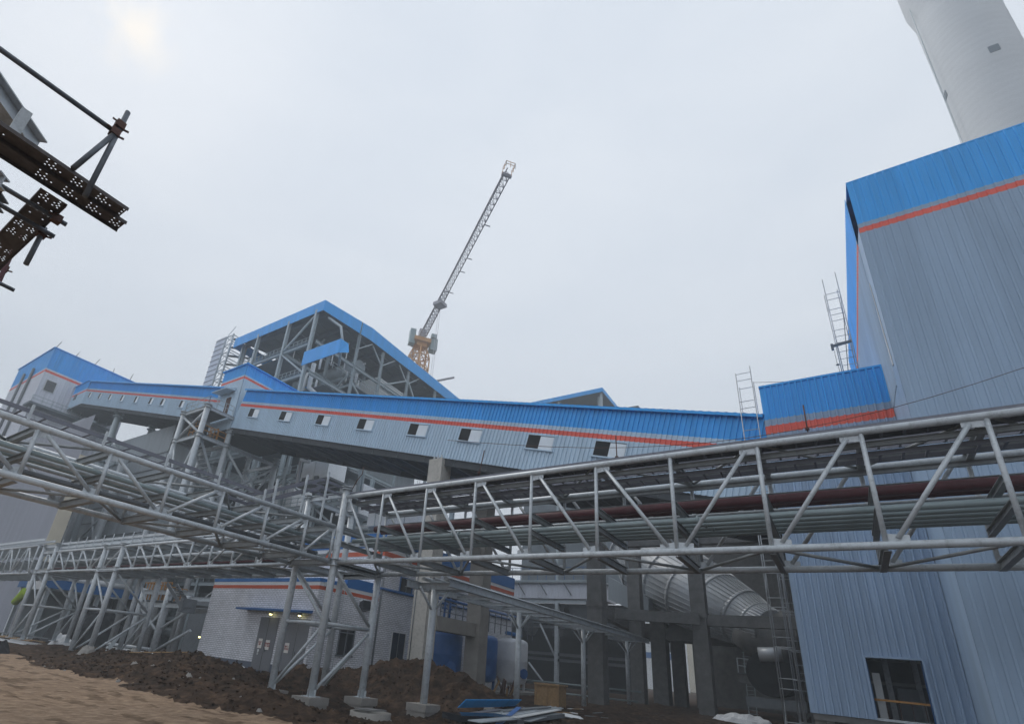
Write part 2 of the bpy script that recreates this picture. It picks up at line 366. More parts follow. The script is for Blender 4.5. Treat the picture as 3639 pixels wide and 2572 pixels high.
# ================================================================ pipe racks
YN, YF = 17.11, 20.2
ZB, ZT = 6.35, 9.49
NX = [-16.26 + 2.5 * i for i in range(-1, 11)]
def truss(name, label, A, Bf, nodes, zb, zt, diag, r=.105, rw=.062, mids=(), mat_='steel', group=None, topbrace=True, far=True):
    """A(t, side, z) -> world point; side 0 near, 1 far."""
    t0, t1 = nodes[0], nodes[-1]
    o = thing(name, label, 'pipe rack', A(t0, 0, zb), group)
    for sd in (0, 1):
        for z in (zb, zt): M().tube(A(t0, sd, z), A(t1, sd, z), r, 14).build('chord', mat_, o)
        for i, t in enumerate(nodes):
            M().tube(A(t, sd, zb), A(t, sd, zt), rw, 10).build('post', mat_, o)
        if sd == 1 and not far: continue
        for i in range(len(nodes) - 1):
            a, b = nodes[i], nodes[i + 1]; g = (b - a) * .13
            if diag(i): p, q = A(a + g, sd, zt - .16), A(b - g * .8, sd, zb + .17)
            else: p, q = A(a + g * .8, sd, zb + .17), A(b - g, sd, zt - .16)
            M().tube(p, q, rw, 10).build('diagonal', mat_, o)
            for tt, zz, s_ in ((a if diag(i) else b, zt, -1), (b if diag(i) else a, zb, 1)):
                dx = g * 1.5 * (1 if tt == a else -1); c = .006
                P0 = V(A(tt, sd, zz)); P1 = V(A(tt + dx, sd, zz)); P2 = V(A(tt + dx, sd, zz + s_ * .24)); P3 = V(A(tt, sd, zz + s_ * .3))
                nn = (V(A(tt, 1, zz)) - V(A(tt, 0, zz))).normalized() * c
                M().hexa([P0 - nn, P1 - nn, P1 + nn, P0 + nn, P3 - nn, P2 - nn, P2 + nn, P3 + nn]).build('gusset', mat_, o)
    for i, t in enumerate(nodes):
        for z in (zb - .02, zt - .05):
            M().ibeam(A(t, .03, z), A(t, .97, z), .16, .24).build('cross_beam', 'steel_shaded', o)
        for z in mids:
            M().ibeam(A(t, .01, z), A(t, .99, z), .15, .2).build('cross_beam', 'steel_shaded', o)
    for z in ((zb, zt) if topbrace else (zb,)):
        for i in range(len(nodes) - 1):
            s0, s1 = ((.03, .97) if i % 2 else (.97, .03))
            M().tube(A(nodes[i] + .1, s0, z), A(nodes[i + 1] - .1, s1, z), .05, 8).build('brace', 'steel_shaded', o)
    return o
A1 = lambda t, s, z: (t, YN + (YF - YN) * s, z)
truss('pipe_rack', 'tall grey tubular pipe rack bridge before the blue annex, holding red and grey green pipes', A1, None, NX, ZB, ZT, lambda i: i < 6, mids=(7.86, 7.24), group='steel pipe rack bridges')
XN, XF = -18.75, -21.5
NY = [4.549 + 2.107 * i for i in range(-2, 6)] + [16.75]
A2 = lambda t, s, z: (XN + (XF - XN) * s, t, z)
truss('pipe_rack', 'grey pipe rack bridge from the trestle to the dirt road, under a dark cable tray', A2, None, NY, ZB, 7.94, lambda i: i < 4, mids=(7.05,), group='steel pipe rack bridges')
NX2 = [-53.45 + 2.21 * i for i in range(0, 14)] + [-22.1]
A3 = lambda t, s, z: (t, YN + (YF - YN) * s, z)
truss('pipe_rack', 'low distant grey pipe rack bridge passing left of the tiled building, ladder trays above', A3, None, NX2, ZB, 7.94, lambda i: (i < 4) or (6 <= i < 10), r=.085, rw=.06, mids=(7.0,), group='steel pipe rack bridges', topbrace=True)
NX3 = [-76 + 2.2 * i for i in range(0, 10)]
truss('pipe_rack', 'farthest grey pipe rack bridge, beyond the lime green chute', A3, None, NX3, ZB - .1, 8.6, lambda i: i % 2 == 0, r=.085, rw=.06, mids=(7.3,), group='steel pipe rack bridges', topbrace=False)
# longitudinal stringers inside the tall rack
def straight(name, label, cat, pts, r, mt, group=None, n=12, clamps=()):
    o = thing(name, label, cat, pts[0], group)
    M().pipe(pts, r, n).build('tube', mt, o)
    for c in clamps:
        d = (V(pts[-1]) - V(pts[0])).normalized()
        M().tube(V(c) - d * .04, V(c) + d * .04, r * 1.45, 12).build('flange', mt, o)
    return o
gp = 'grey green pipes side by side in the tall rack'
for k, (y, r) in enumerate(((17.72, .1), (18.25, .075), (18.72, .09), (19.2, .075), (19.62, .07))):
    straight('steel_pipe', ['grey green pipe nearest the front of the tall rack, with flanges', 'second grey green pipe behind the front one in the tall rack', 'thickest grey green pipe, third from the front of the tall rack', 'fourth grey green pipe from the front of the tall rack', 'rearmost grey green pipe on the mid beams of the tall rack'][k],
             'pipe', [(-18.4, y, 7.36 + r), (11, y, 7.36 + r)], r, 'pipe_green', gp, clamps=[(x + k * .13, y, 7.36 + r) for x in ((-12.6, -12.3, -3.2) if k < 3 else ())])
straight('fire_pipe', 'dark red pipe on the upper beams of the tall rack', 'pipe', [(-17.6, 18.3, 8.12), (11, 18.3, 8.12)], .15, 'pipe_red')
straight('fire_pipe', 'thin dark red pipe behind the thick red one in the tall rack', 'pipe', [(-17.6, 18.75, 8.05), (11, 18.75, 8.05)], .08, 'pipe_red')
for k, y in enumerate((19.2, 19.6)):
    straight('conduit', ['slim grey conduit behind the red pipes in the tall rack', 'rear slim grey conduit in the tall rack'][k], 'conduit', [(-17.6, y, 8.02), (11, y, 8.02)], .045, 'steel')
ORD = 'first second third fourth fifth sixth seventh eighth ninth tenth eleventh twelfth thirteenth fourteenth fifteenth sixteenth seventeenth eighteenth nineteenth twentieth'.split()
def tray(name, label, pts, w, side, h=.18, rung=.5, mt='galv', group='cable trays on the racks', lid=False, ph=None):
    """ladder tray: two side channels and rungs; side = unit vector across"""
    o = thing(name, label, 'cable tray', pts[0], group); sv = V(side) * w
    for a, b in zip(pts[:-1], pts[1:]):
        a = V(a); b = V(b)
        M().beam(a, b, .025, h).build('side_rail', mt, o); M().beam(a + sv, b + sv, .025, h).build('side_rail', mt, o)
        me = M(); k = max(1, int((b - a).length / rung))
        for i in range(k):
            c = a.lerp(b, (i + .5) / k) - V((0, 0, h * .35)); me.beam(c, c + sv, .06, .03)
        x = me.build('rungs', mt, o)
        if lid:
            n_ = V((0, 0, h * .5 + .01)); M().hexa([a + n_, b + n_, b + sv + n_, a + sv + n_, a + n_ * 1.15, b + n_ * 1.15, b + sv + n_ * 1.15, a + sv + n_ * 1.15]).build('lid', mt, o)
    return o
tray('cable_tray', 'covered grey cable tray along the near top chord of the tall rack', [(-18.6, 17.2, 9.6), (11, 17.2, 9.6)], .62, (0, 1, 0), .2, lid=True)
tray('cable_tray', 'wide open cable tray in the middle of the tall rack top', [(-18.6, 18.3, 9.72), (11, 18.3, 9.72)], .8, (0, 1, 0), .16)
tray('cable_tray', 'lower cable tray hung under the top chords of the tall rack', [(-18.4, 17.9, 9.1), (11, 17.9, 9.1)], .6, (0, 1, 0), .14)
# stringers (steel channels) under the trays of the tall rack
for k, (y, z) in enumerate(((17.55, 9.25), (18.75, 9.3), (19.95, 9.25), (20.0, 8.75))):
    o = thing('stringer', ['front steel stringer under the tall rack trays', 'middle steel stringer under the tall rack trays', 'rear upper steel stringer under the tall rack trays', 'rear lower steel stringer in the tall rack'][k], 'steel beam', (-18.4, y, z), 'long steel stringers in the tall rack')
    M().ibeam((-18.4, y, z), (11, y, z), .12, .16).build('beam', 'steel_shaded', o)
# trays of the left rack: straight run, ramp up, level run to the trestle
for k, (x, dz) in enumerate(((-18.95, 0), (-18.95, -.38))):
    tray('cable_tray', ['upper cable tray over the left rack, ramping up to the trestle head', 'lower cable tray of the pair over the left rack, ramping up to the trestle head'][k],
         ([(x, 0.5, 8.36), (x, 12.7, 8.36)] if k == 0 else [(x, 11.6, 8.36 + dz + .05), (x, 12.7, 8.36 + dz)]) + [(x, 15.7, 9.95 + dz), (x, 17.0, 9.95 + dz)], -.95 * -1, (-1, 0, 0), .13, .62, group='double cable trays of the left rack')
for i, t in enumerate(NY):
    o = thing('tray_post', '%s slim tray post on the left rack, counted towards the trestle' % ORD[i], 'post', (XN + .06, t - .35, 7.94), 'slim tray posts on the left rack')
    M().beam((XN + .06, t - .35, 7.94), (XN + .06, t - .35, 8.5), .07, .07).build('upright', 'steel', o)
for k, y in enumerate((13.2, 14.7, 15.9)):
    z = 8.2 + (y - 12.3) * .45
    o = thing('tray_post', ['short grey post under the foot of the tray ramp', 'middle grey post under the tray ramp', 'tall grey post at the head of the tray ramp'][k], 'post', (XN - .1, y, 7.94), 'posts of the tray ramp')
    M().beam((XN - .1, y, 7.94), (XN - .1, y, z + .55), .08, .08).build('upright', 'steel', o)
for k, (x, z, r, mt) in enumerate(((-19.2, 7.26, .09, 'pipe_green'), (-19.75, 7.24, .07, 'steel'), (-20.25, 7.28, .1, 'pipe_green'), (-20.85, 7.24, .07, 'steel'), (-19.9, 6.78, .09, 'steel_dark'))):
    straight('steel_pipe', ['thick grey green pipe nearest the camera side of the left rack', 'second grey green pipe in the left rack', 'thickest grey green pipe in the middle of the left rack', 'rear grey green pipe in the left rack', 'dark pipe slung lowest in the left rack'][k], 'pipe', [(x, .5, z), (x, 16.9, z)], r, mt, 'pipes in the left rack')
o = thing('stringer', 'dark rust brown channel hung low along the left rack', 'steel beam', (-20.9, 5, 6.9)); M().beam((-20.9, 3, 6.95), (-20.9, 16.9, 6.95), .1, .13).build('beam', 'pipe_red', o)
for k, (y, z, r, mt) in enumerate(((17.6, 7.2, .11, 'steel'), (18.1, 7.2, .09, 'steel'), (18.7, 7.22, .13, 'pipe_green'), (17.35, 6.6, .06, 'pipe_red'), (19.3, 7.2, .12, 'steel'))):
    straight('steel_pipe', ['front grey pipe in the low distant rack', 'second grey pipe in the low distant rack', 'thick grey green pipe in the low distant rack', 'thin red pipe low in the low distant rack', 'rear grey pipe in the low distant rack'][k], 'pipe', [(-53, y, z), (-22, y, z)], r, mt, 'pipes in the low distant rack')
for k, (y, z) in enumerate(((17.3, 8.28), (17.3, 8.62), (18.6, 8.3))):
    tray('cable_tray', ['lower front ladder tray above the low distant rack', 'upper front ladder tray above the low distant rack', 'rear ladder tray above the low distant rack'][k], [(-52, y, z), (-22.5, y, z)], .8, (0, 1, 0), .17, .6, mt='steel', group='ladder trays over the low distant rack')
tray('cable_tray', 'ladder tray over the far rack beside the pale ribbed hall', [(-76, 17.3, 9.2), (-56, 17.3, 9.2)], .8, (0, 1, 0), .2, .6, mt='steel')
for i in range(20):
    x = -51.6 + i * 1.5
    o = thing('tray_post', '%s thin stanchion of the ladder trays of the low distant rack, from its far end' % ORD[i], 'post', (x, 17.2, 7.94), 'stanchions of the ladder trays')
    M().beam((x, 17.2, 7.98), (x, 17.2, 8.95), .05, .05).build('upright', 'steel', o)
# ================================================================ support trestles
def leg(o, p, q, r=.16, collar=True):
    l = M().tube(p, q, r, 18).build('leg', 'steel', o)
    return l
def trestle(name, label, x0, x1, z0, ztops, mid=3.7, zbr=ZB, group='steel trestles under the pipe racks', plinth=True, r=.165):
    o = thing(name, label, 'trestle', (x0, YN, z0), group)
    P = [(x0, YN), (x1, YN), (x0, YF), (x1, YF)]
    for (x, y), zt in zip(P, ztops):
        l = M().tube((x, y, z0), (x, y, zt), r, 20).build('leg', 'steel', o)
        for z in (zbr - .14, zbr + .14, zt - .1, zt + .02): M().tube((x, y, z - .012), (x, y, z + .012), r * 1.75, 20).build('collar', 'steel', l)
        M().box((x - r * 1.7, y - r * 1.7, z0 - .02), (x + r * 1.7, y + r * 1.7, z0 + .02)).build('base_plate', 'steel', l)
        M().beam((x - r * 1.6, y, z0 + .15), (x + r * 1.6, y, z0 + .15), .015, .25).build('stiffener', 'steel', l)
    for a, b in ((0, 2), (1, 3), (0, 1), (2, 3)):
        (xa, ya), (xb, yb) = P[a], P[b]
        if (a, b) in ((0, 2), (1, 3)):
            M().tube((xa, ya, mid), (xb, yb, mid), .075, 10).build('strut', 'steel', o)
            M().tube((xa, ya + .2, zbr - .3), (xb, yb - .15, mid + .15), .07, 10).build('brace', 'steel', o)
            M().tube((xb, yb - .15, mid - .2), (xa, ya + .2, z0 + .3), .07, 10).build('brace', 'steel', o)
        else:
            M().tube((xa, ya, mid), (xb, yb, mid), .075, 10).build('strut', 'steel', o)
            M().tube((xb, yb, zbr - .3), (xa - .15, ya, mid + .15), .07, 10).build('brace', 'steel', o)
            M().tube((xa - .15, ya, mid - .2), (xb + .15, yb, z0 + .3), .07, 10).build('brace', 'steel', o)
        for z in sorted({zbr, 7.94 if zt > 7 else zbr, min(ztops[a], ztops[b]) - .15}):
            M().ibeam((xa, ya, z), (xb, yb, z), .18, .26).build('cap_beam', 'steel', o)
    return o
trestle('rack_trestle', 'four legged tubular steel trestle where the pipe racks meet, on concrete plinths', XN, XF + .1, .78, (9.95, 9.75, 6.4, 9.75))
trestle('rack_trestle', 'braced tubular steel trestle under the low distant rack, beside the dirt road', -40.2, -42.9, .78, (8.1, 8.1, 8.1, 8.1))
trestle('rack_trestle', 'farthest tubular steel trestle of the racks, by the lime green chute', -52.0, -54.6, 1.2, (8.6, 8.6, 8.6, 8.6))
# far legs down to the ground of the main trestle: plinths
def plinth(label, x, y, z, w=.55, h=1.5):
    o = thing('concrete_plinth', label, 'plinth', (x, y, z - h), 'concrete plinths under the steel legs')
    M().box((x - w, y - w, z - .3), (x + w, y + w, z)).build('cap', 'concrete', o)
    M().box((x - w * .93, y - w * .93, z - h), (x + w * .93, y + w * .93, z - .3)).build('shaft', 'concrete', o)
    for k in range(6):
        a = k * 1.05; M().tube((x + .36 * math.cos(a), y + .36 * math.sin(a), z), (x + .4 * math.cos(a), y + .4 * math.sin(a), z + .28), .008, 5).build('rebar', 'rust', o)
plinth('square concrete plinth under the nearest trestle leg', XN, YN, .77)
plinth('square concrete plinth behind the round manhole ring', XN, YF, .77)
plinth('concrete plinth under the first column of the beam walkway', -15.95, 21.3, .82)
plinth('low concrete plinth beside the dirt road under the distant trestle', -40.2, YN, .78, .5, .9)
plinth('concrete plinth half buried under the left trestle leg', -21.4, YN, .78)
# beam walkway frame on single columns
o = thing('beam_frame', 'grey I beam walkway frame on a row of single columns beside the concrete piers', 'steel frame', (-15.95, 21.3, .82))
for y in (21.3, 30.1, 40.3, 50.5):
    M().tube((-15.95, y, .82 if y < 25 else .6), (-15.95, y, 5.78), .17, 18).build('column', 'steel', o)
    M().ibeam((-16.9, y, 5.95), (-14.4, y, 5.95), .2, .34).build('cross_beam', 'steel', o)
    for s in (-1, 1):
        M().tube((-15.95, y, 4.75), (-15.95, y + s * 1.15, 5.75), .055, 8).build('knee_brace', 'steel', o)
        M().tube((-15.95, y, 4.75), (-15.95 + s * .85, y, 5.75), .05, 8).build('knee_brace', 'steel', o)
for x in (-16.9, -14.4): M().ibeam((x, 20.3, 5.96), (x, 52, 5.96), .22, .36).build('main_beam', 'steel', o)
for i in range(12): M().ibeam((-16.8, 22 + i * 2.5, 5.86), (-14.5, 22 + i * 2.5, 5.86), .12, .16).build('cross_beam', 'steel', o)
for k, x in enumerate((-16.3, -15.7, -15.0)):
    straight('steel_pipe', ['left pipe on the beam walkway frame', 'middle pipe on the beam walkway frame', 'right pipe on the beam walkway frame'][k], 'pipe', [(x, 20.8, 6.24), (x, 52, 6.24)], (.09, .07, .11)[k], 'steel', 'pipes on the beam walkway frame')
# ================================================================ galleries
SL = .262
ca = 1 / math.sqrt(1 + SL * SL); sa = SL * ca
UP = V((sa, 0, ca))                       # perpendicular to the slope
def gal_z(x): return 11.98 + SL * (-4.44 - x)   # bottom edge height of the main gallery
def gallery(name, label, xl, xr, zb, H, blue, red, Y0, Y1, wins, pitch=.3, ws=(1.45, 1.1), whs=1.75, group=None, cat='conveyor gallery', trim=0.0):
    """xl left, xr right (x), zb(x) bottom height; H height perpendicular; blue/red: heights of bands"""
    o = thing(name, label, cat, (xl, Y0, zb(xl)), group)
    Ls = (xr - xl) / ca; U = V((ca, 0, -sa)); O = V((xl, Y0, zb(xl)))
    w = M().corr(O, U, Ls, UP, [(0, red[0], 1), (red[0], red[1], 2), (red[1], blue, 1), (blue, H, 0)], pitch, .075)
    wl = w.build('front_wall', ['sheet_blue', 'sheet_grey', 'sheet_red'], o)
    at = lambda s, h, y=Y0: O + U * s + UP * h + V((0, y - Y0, 0))
    M().poly([at(0, 0, Y1), at(Ls, 0, Y1), at(Ls, H, Y1), at(0, H, Y1)]).build('rear_wall', 'sheet_grey', o)
    M().poly([at(0, 0, Y0 + .02), at(0, 0, Y1), at(0, H, Y1), at(0, H, Y0 + .02)]).build('end_wall', 'sheet_grey', o)
    # roof with eaves fascia, ribs showing at the edge
    rf = M(); Lr = Ls - trim; k = int(Lr / .22); hump = .55
    for i in range(k + 1):
        s = Lr * i / k; dz = .05 if i % 2 else 0
        for y, h in ((Y0 - .28, H + .02), ((Y0 + Y1) / 2, H + hump), (Y1 + .28, H + .02)): rf.v.append(tuple(at(s, h + dz, y)))
    for i in range(k):
        for j in range(2): rf.face([i * 3 + j, (i + 1) * 3 + j, (i + 1) * 3 + j + 1, i * 3 + j + 1])
    r_ = rf.build('roof', 'sheet_blue', o)
    M().hexa([at(0, H - .14, Y0 - .3), at(Lr, H - .14, Y0 - .3), at(Lr, H - .14, Y0 - .24), at(0, H - .14, Y0 - .24), at(0, H + .03, Y0 - .3), at(Lr, H + .03, Y0 - .3), at(Lr, H + .03, Y0 - .24), at(0, H + .03, Y0 - .24)]).build('fascia', 'sheet_blue', r_)
    # floor: deck, longitudinal and cross beams underneath
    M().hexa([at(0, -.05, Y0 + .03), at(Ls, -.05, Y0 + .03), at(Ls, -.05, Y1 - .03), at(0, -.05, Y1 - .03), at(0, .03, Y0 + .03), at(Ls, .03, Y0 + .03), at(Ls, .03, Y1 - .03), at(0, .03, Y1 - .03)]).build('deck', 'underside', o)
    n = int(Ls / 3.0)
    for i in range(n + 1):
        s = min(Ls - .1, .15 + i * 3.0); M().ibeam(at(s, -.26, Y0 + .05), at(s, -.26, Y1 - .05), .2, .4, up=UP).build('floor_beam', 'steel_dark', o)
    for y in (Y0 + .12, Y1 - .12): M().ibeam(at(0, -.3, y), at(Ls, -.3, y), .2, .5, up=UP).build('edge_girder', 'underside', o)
    for i in range(0, n, 2): M().beam(at(.15 + i * 3, -.4, Y0 + .2), at(min(Ls - .1, .15 + (i + 1) * 3), -.4, Y1 - .2), .09, .09).build('wind_brace', 'steel_dark', o)
    for s in wins:
        a, b = ws
        f = M(); yy = Y0 - .135
        def bar(s0, h0, s1, h1, y0=yy, y1=Y0 + .02): f.hexa([at(s0, h0, y0), at(s1, h0, y0), at(s1, h0, y1), at(s0, h0, y1), at(s0, h1, y0), at(s1, h1, y0), at(s1, h1, y1), at(s0, h1, y1)])
        s0, s1, h0, h1 = s - a / 2, s + a / 2, whs, whs + b
        bar(s0 - .07, h1, s1 + .07, h1 + .07); bar(s0 - .12, h0 - .09, s1 + .12, h0, yy - .06); bar(s0 - .07, h0, s0, h1); bar(s1, h0, s1 + .07, h1)
        fr = f.build('window', 'sheet_grey', o)
        M().poly([at(s0, h0, yy + .012), at(s - a * .02, h0, yy + .012), at(s - a * .02, h1, yy + .012), at(s0, h1, yy + .012)]).build('open_sash', 'void', fr)
        M().poly([at(s - a * .02, h0, yy + .004), at(s1 - .03, h0, yy + .004), at(s1 - .03, h1 - .06, yy + .004), at(s - a * .02, h1 - .06, yy + .004)]).build('pane', 'pane_pale', fr)
    return o
xl = -53.9; Lm = (-1.7 - xl) / ca
def s_of(x, h): return (x + UP.x * -h - xl) / ca if False else (x - xl - UP.x * h) / ca
wx = [(-49.84,30,26.42)[0], (-43.86,30,24.8)[0], (-37.73,30,23.2)[0], (-31.82,30,21.62)[0], (-25.67,30,19.97)[0], (-20.68,30,18.73)[0] + .2, (-14.74,30,17.11)[0], (-10,30,15.85)[0]]
gallery('conveyor_gallery', 'long blue and grey ribbed conveyor gallery sloping down to the blue annex, eight windows', xl, -1.7, gal_z, 4.78, 3.32, (2.7, 3.02), 30, 37.4, [s_of(x, 2.1) for x in wx], ws=(2.0, .98), whs=1.52, trim=1.25)
g2 = lambda x: 28.7 + SL * (-66.4 - x)
wx2 = [(-102.6,30,40.36)[0], (-97.66,30,39.08)[0], (-92.98,30,37.85)[0], (-87.81,30,36.48)[0], (-82.36,30,34.96)[0], (-77,30,33.55)[0], (-73.12,30,32.55)[0], (-67.3,30,30.99)[0]]
gallery('conveyor_gallery', 'upper grey and blue conveyor gallery between the pale corner building and the transfer tower', -106, -58.8, g2, 4.42, 3.0, (2.45, 2.72), 30, 37.4, [(x + 106 - UP.x * 2) / ca for x in wx2], pitch=.36, ws=(1.25, 1.0), whs=1.25)
# the level end of the upper gallery into the corner building
o = thing('gallery_end', 'level end piece of the upper gallery entering the pale corner building', 'conveyor gallery', (-112, 30, 39))
zt = g2(-106)
M().corr((-112, 30.0, zt), (1, 0, 0), 6.3, (0, 0, 1), [(0, 2.5, 1), (2.5, 2.8, 2), (2.8, 3.1, 1), (3.1, 4.6, 0)], .36, .045).build('front_wall', ['sheet_blue', 'sheet_grey', 'sheet_red'], o)
M().hexa([(-112, 29.8, zt + 4.6), (-105.7, 29.8, zt + 4.6), (-105.7, 37.6, zt + 4.6), (-112, 37.6, zt + 4.6), (-112, 29.8, zt + 4.72), (-105.7, 29.8, zt + 4.72), (-105.7, 37.6, zt + 4.72), (-112, 37.6, zt + 4.72)]).build('roof', 'sheet_blue', o)
M().box((-112, 30.05, zt - .3), (-105.8, 37.4, zt)).build('deck', 'underside', o)
w = M().box((-110.6, 29.9, zt + 1.6), (-109.5, 29.97, zt + 2.6)).build('window', 'glass_dark', o)
# transfer tower
o = thing('transfer_tower', 'blue topped grey transfer tower joining the two galleries', 'tower', (-54, 30, 21))
zr = 33.35
bt = [(0, 6.55, 1), (6.55, 6.85, 2), (6.85, 7.05, 1), (7.05, 8.45, 0)]
M().corr((-58.8, 29.97, 24.9), (1, 0, 0), 4.8, (0, 0, 1), bt, .34, .045).build('front_wall', ['sheet_blue', 'sheet_grey', 'sheet_red'], o)
M().corr((-54, 30, 24.9), (0, 1, 0), 7.7, (0, 0, 1), bt, .34, .045, (1, 0, 0)).build('side_wall', ['sheet_blue', 'sheet_grey', 'sheet_red'], o)
M().poly([(-58.8, 30, 24.9), (-58.8, 37.7, 24.9), (-58.8, 37.7, zr), (-58.8, 30, zr)]).build('rear_wall', 'sheet_grey', o)
M().hexa([(-59, 29.75, zr), (-53.75, 29.75, zr), (-53.75, 37.9, zr), (-59, 37.9, zr), (-59, 29.75, zr + .12), (-53.75, 29.75, zr + .12), (-53.75, 37.9, zr + .12), (-59, 37.9, zr + .12)]).build('roof', 'sheet_blue', o)
M().box((-58.8, 30.05, 24.8), (-54.05, 37.6, 24.9)).build('deck', 'underside', o)
d_ = M().box((-56.4, 29.86, 26.9), (-55.5, 29.93, 29.2)).build('door', 'rust', o)
c_ = thing('canopy', 'small grey sloped canopy over the tower door by the orange railings', 'canopy', (-56.6, 29.9, 30))
M().hexa([(-58.1, 28.7, 29.75), (-55, 28.7, 29.75), (-55, 29.9, 29.95), (-58.1, 29.9, 29.95), (-58.1, 28.7, 29.85), (-55, 28.7, 29.85), (-55, 29.9, 30.35), (-58.1, 29.9, 30.35)]).build('sheet', 'sheet_grey', c_)
# stair tower with orange railings in front of the transfer tower
o = thing('stair_tower', 'grey tubular stair tower with orange railings under the transfer tower', 'stair tower', (-54, 26.7, 1))
yb = 26.73
for x, y, zt_ in ((-54, yb, 26.4), (-58.85, yb, 26.4), (-54, 30.1, 24.6), (-58.85, 30.1, 24.6), (-54, 37, 23.6), (-60, 37, 24.6)):
    l = M().tube((x, y, 1), (x, y, zt_), .3, 18).build('column', 'steel', o)
    for z in (zt_, zt_ - .35, 22.9, 22.5, 16): M().tube((x, y, z - .03), (x, y, z + .03), .46, 18).build('collar', 'steel', l)
for z in (26.1, 22.7, 16.2, 10):
    for a, b in (((-54, yb), (-58.85, yb)), ((-54, yb), (-54, 30.1)), ((-58.85, yb), (-58.85, 30.1)), ((-54, 30.1), (-58.85, 30.1)), ((-54, 30.1), (-54, 37)), ((-60, 37), (-54, 37))):
        if z > 24.5 and (a[1] > 30 or b[1] > 30.2): continue
        M().ibeam((a[0], a[1], z), (b[0], b[1], z), .22, .4).build('beam', 'steel', o)
def xb(a, b, z0, z1, mt='steel', r=.14):
    M().tube((a[0], a[1], z0), (b[0], b[1], z1), r, 10).build('brace', mt, o)
xb((-54, yb), (-58.85, yb), 25.8, 22.9); xb((-58.85, yb), (-54, yb), 25.8, 22.9)
xb((-54, yb), (-56.4, yb), 22.4, 16.4); xb((-58.85, yb), (-56.4, yb), 22.4, 16.4)
for z0, z1 in ((22.4, 16.4), (15.9, 10.2)): xb((-54, 30.1), (-54, 37), z0, z1); xb((-54, 37), (-54, 30.1), z0, z1)
xb((-54, 37), (-60, 37), 22.4, 16.4); xb((-60, 37), (-54, 37), 22.4, 16.4)
M().box((-58.8, yb, 26.33), (-54.1, 29.8, 26.38)).build('landing', 'steel_dark', o)
M().box((-58.8, yb, 22.93), (-54.1, 29.8, 22.98)).build('landing', 'steel_dark', o)
M().rail([(-54, 29.8, 26.4), (-54, yb, 26.4), (-58.85, yb, 26.4), (-58.85, 29.8, 26.4)], 1.1, 1.2, .025).build('railing', 'steel_far', o)
M().rail([(-54.3, 29.9, 23), (-54.3, yb + .3, 23), (-57, yb + .3, 23)], 1.15, .9, .04).build('railing', 'orange', o)
M().rail([(-54.6, 29.0, 23), (-56.6, 29.0, 23), (-56.6, yb + 1, 23)], 1.5, .6, .035).build('railing', 'orange', o)
M().rail([(-57.2, yb + .6, 24.3), (-58.6, 29.5, 26.4)], 1.1, .7, .03).build('railing', 'orange', o)
st = M()
for i in range(16):
    z = 22.8 - i * .42; y = yb + .6 + i * .18
    st.box((-57.2, 29.9 - i * .0 + 0, z), (-55.9, 30.2, z + .05)) if False else st.box((-56.2, 27.2 + i * .26, z), (-54.6, 27.5 + i * .26, z + .06))
st.build('steps', 'steel', o)
for x in (-56.25, -54.55): M().beam((x, 27.1, 22.9), (x, 31.5, 16.3), .05, .3).build('stringer', 'steel', o)
# concrete piers under the main gallery
for k, (x, y, zt_) in enumerate(((-23.4, 30.35, 16.75), (-23.0, 36.6, 16.6))):
    o = thing('concrete_pier', ['pale square concrete pier under the front edge of the gallery, beside the tiled building', 'grey square concrete pier under the rear edge of the gallery, between the blue tanks'][k], 'pier', (x, y, .5), 'concrete piers under the main gallery')
    hw = .62
    M().box((x - hw, y - hw, .3), (x + hw, y + hw, zt_)).build('shaft', 'concrete_pale' if k == 0 else 'concrete', o)
    for i in (-.35, 0, .35): M().box((x + i - .06, y - .4, zt_), (x + i + .06, y + .4, zt_ + .35)).build('bearing', 'steel', o)
    M().beam((x + hw, y, zt_ - .2), (x + 4.6, y, gal_z(x + 4.6) - .5), .14, .14).build('kicker', 'steel', o)
o = thing('concrete_beam', 'deep grey concrete beam spanning between the two gallery piers', 'beam', (-23.2, 31, 5))
M().box((-23.55, 30.97, (-23,31.09,4.55)[2]), (-22.7, 35.98, (-23,30.93,5.49)[2])).build('beam', 'concrete', o)
o2 = thing('concrete_beam', 'high concrete beam between the gallery piers, above the tiled building roof', 'beam', (-23.2, 31, 11))
M().box((-23.5, 30.97, 10.2), (-22.75, 35.98, 11.2)).build('beam', 'concrete', o2)
# ================================================================ blue annex and tower
o = thing('annex', 'blue topped ribbed metal annex with a square dark opening, at the foot of the gallery', 'annex', (-1.65, 30, 2.1))
zb_, zt_ = 2.1, 17.83
def wallseg(x0, x1, z0, z1):
    me = M(); bands = []
    for a, b, mi in ((2.0, 15.1, 1), (15.1, 15.55, 2), (15.55, 15.92, 1), (15.92, 17.83, 0)):
        a2, b2 = max(a, z0), min(b, z1)
        if b2 > a2: bands.append((a2 - z0, b2 - z0, mi))
    n_ = max(1, round((x1 - x0) / .297)); me.corr((x0, 29.84, z0), (1, 0, 0), x1 - x0, (0, 0, 1), bands, (x1 - x0) / n_, .09)
    return me
wa = M()
for seg in ((-1.65, .58, zb_, zt_), (.58, 2.4, 4.44, zt_), (2.4, 3.6, zb_, zt_)):
    s_ = wallseg(*seg); b = len(wa.v); wa.v += s_.v
    for f_, mi, sm in zip(s_.f, s_.mi, s_.sm): wa.face([b + i for i in f_], mi, sm)
wa.build('front_wall', ['sheet_blue', 'sheet_annex_dim', 'sheet_red'], o)
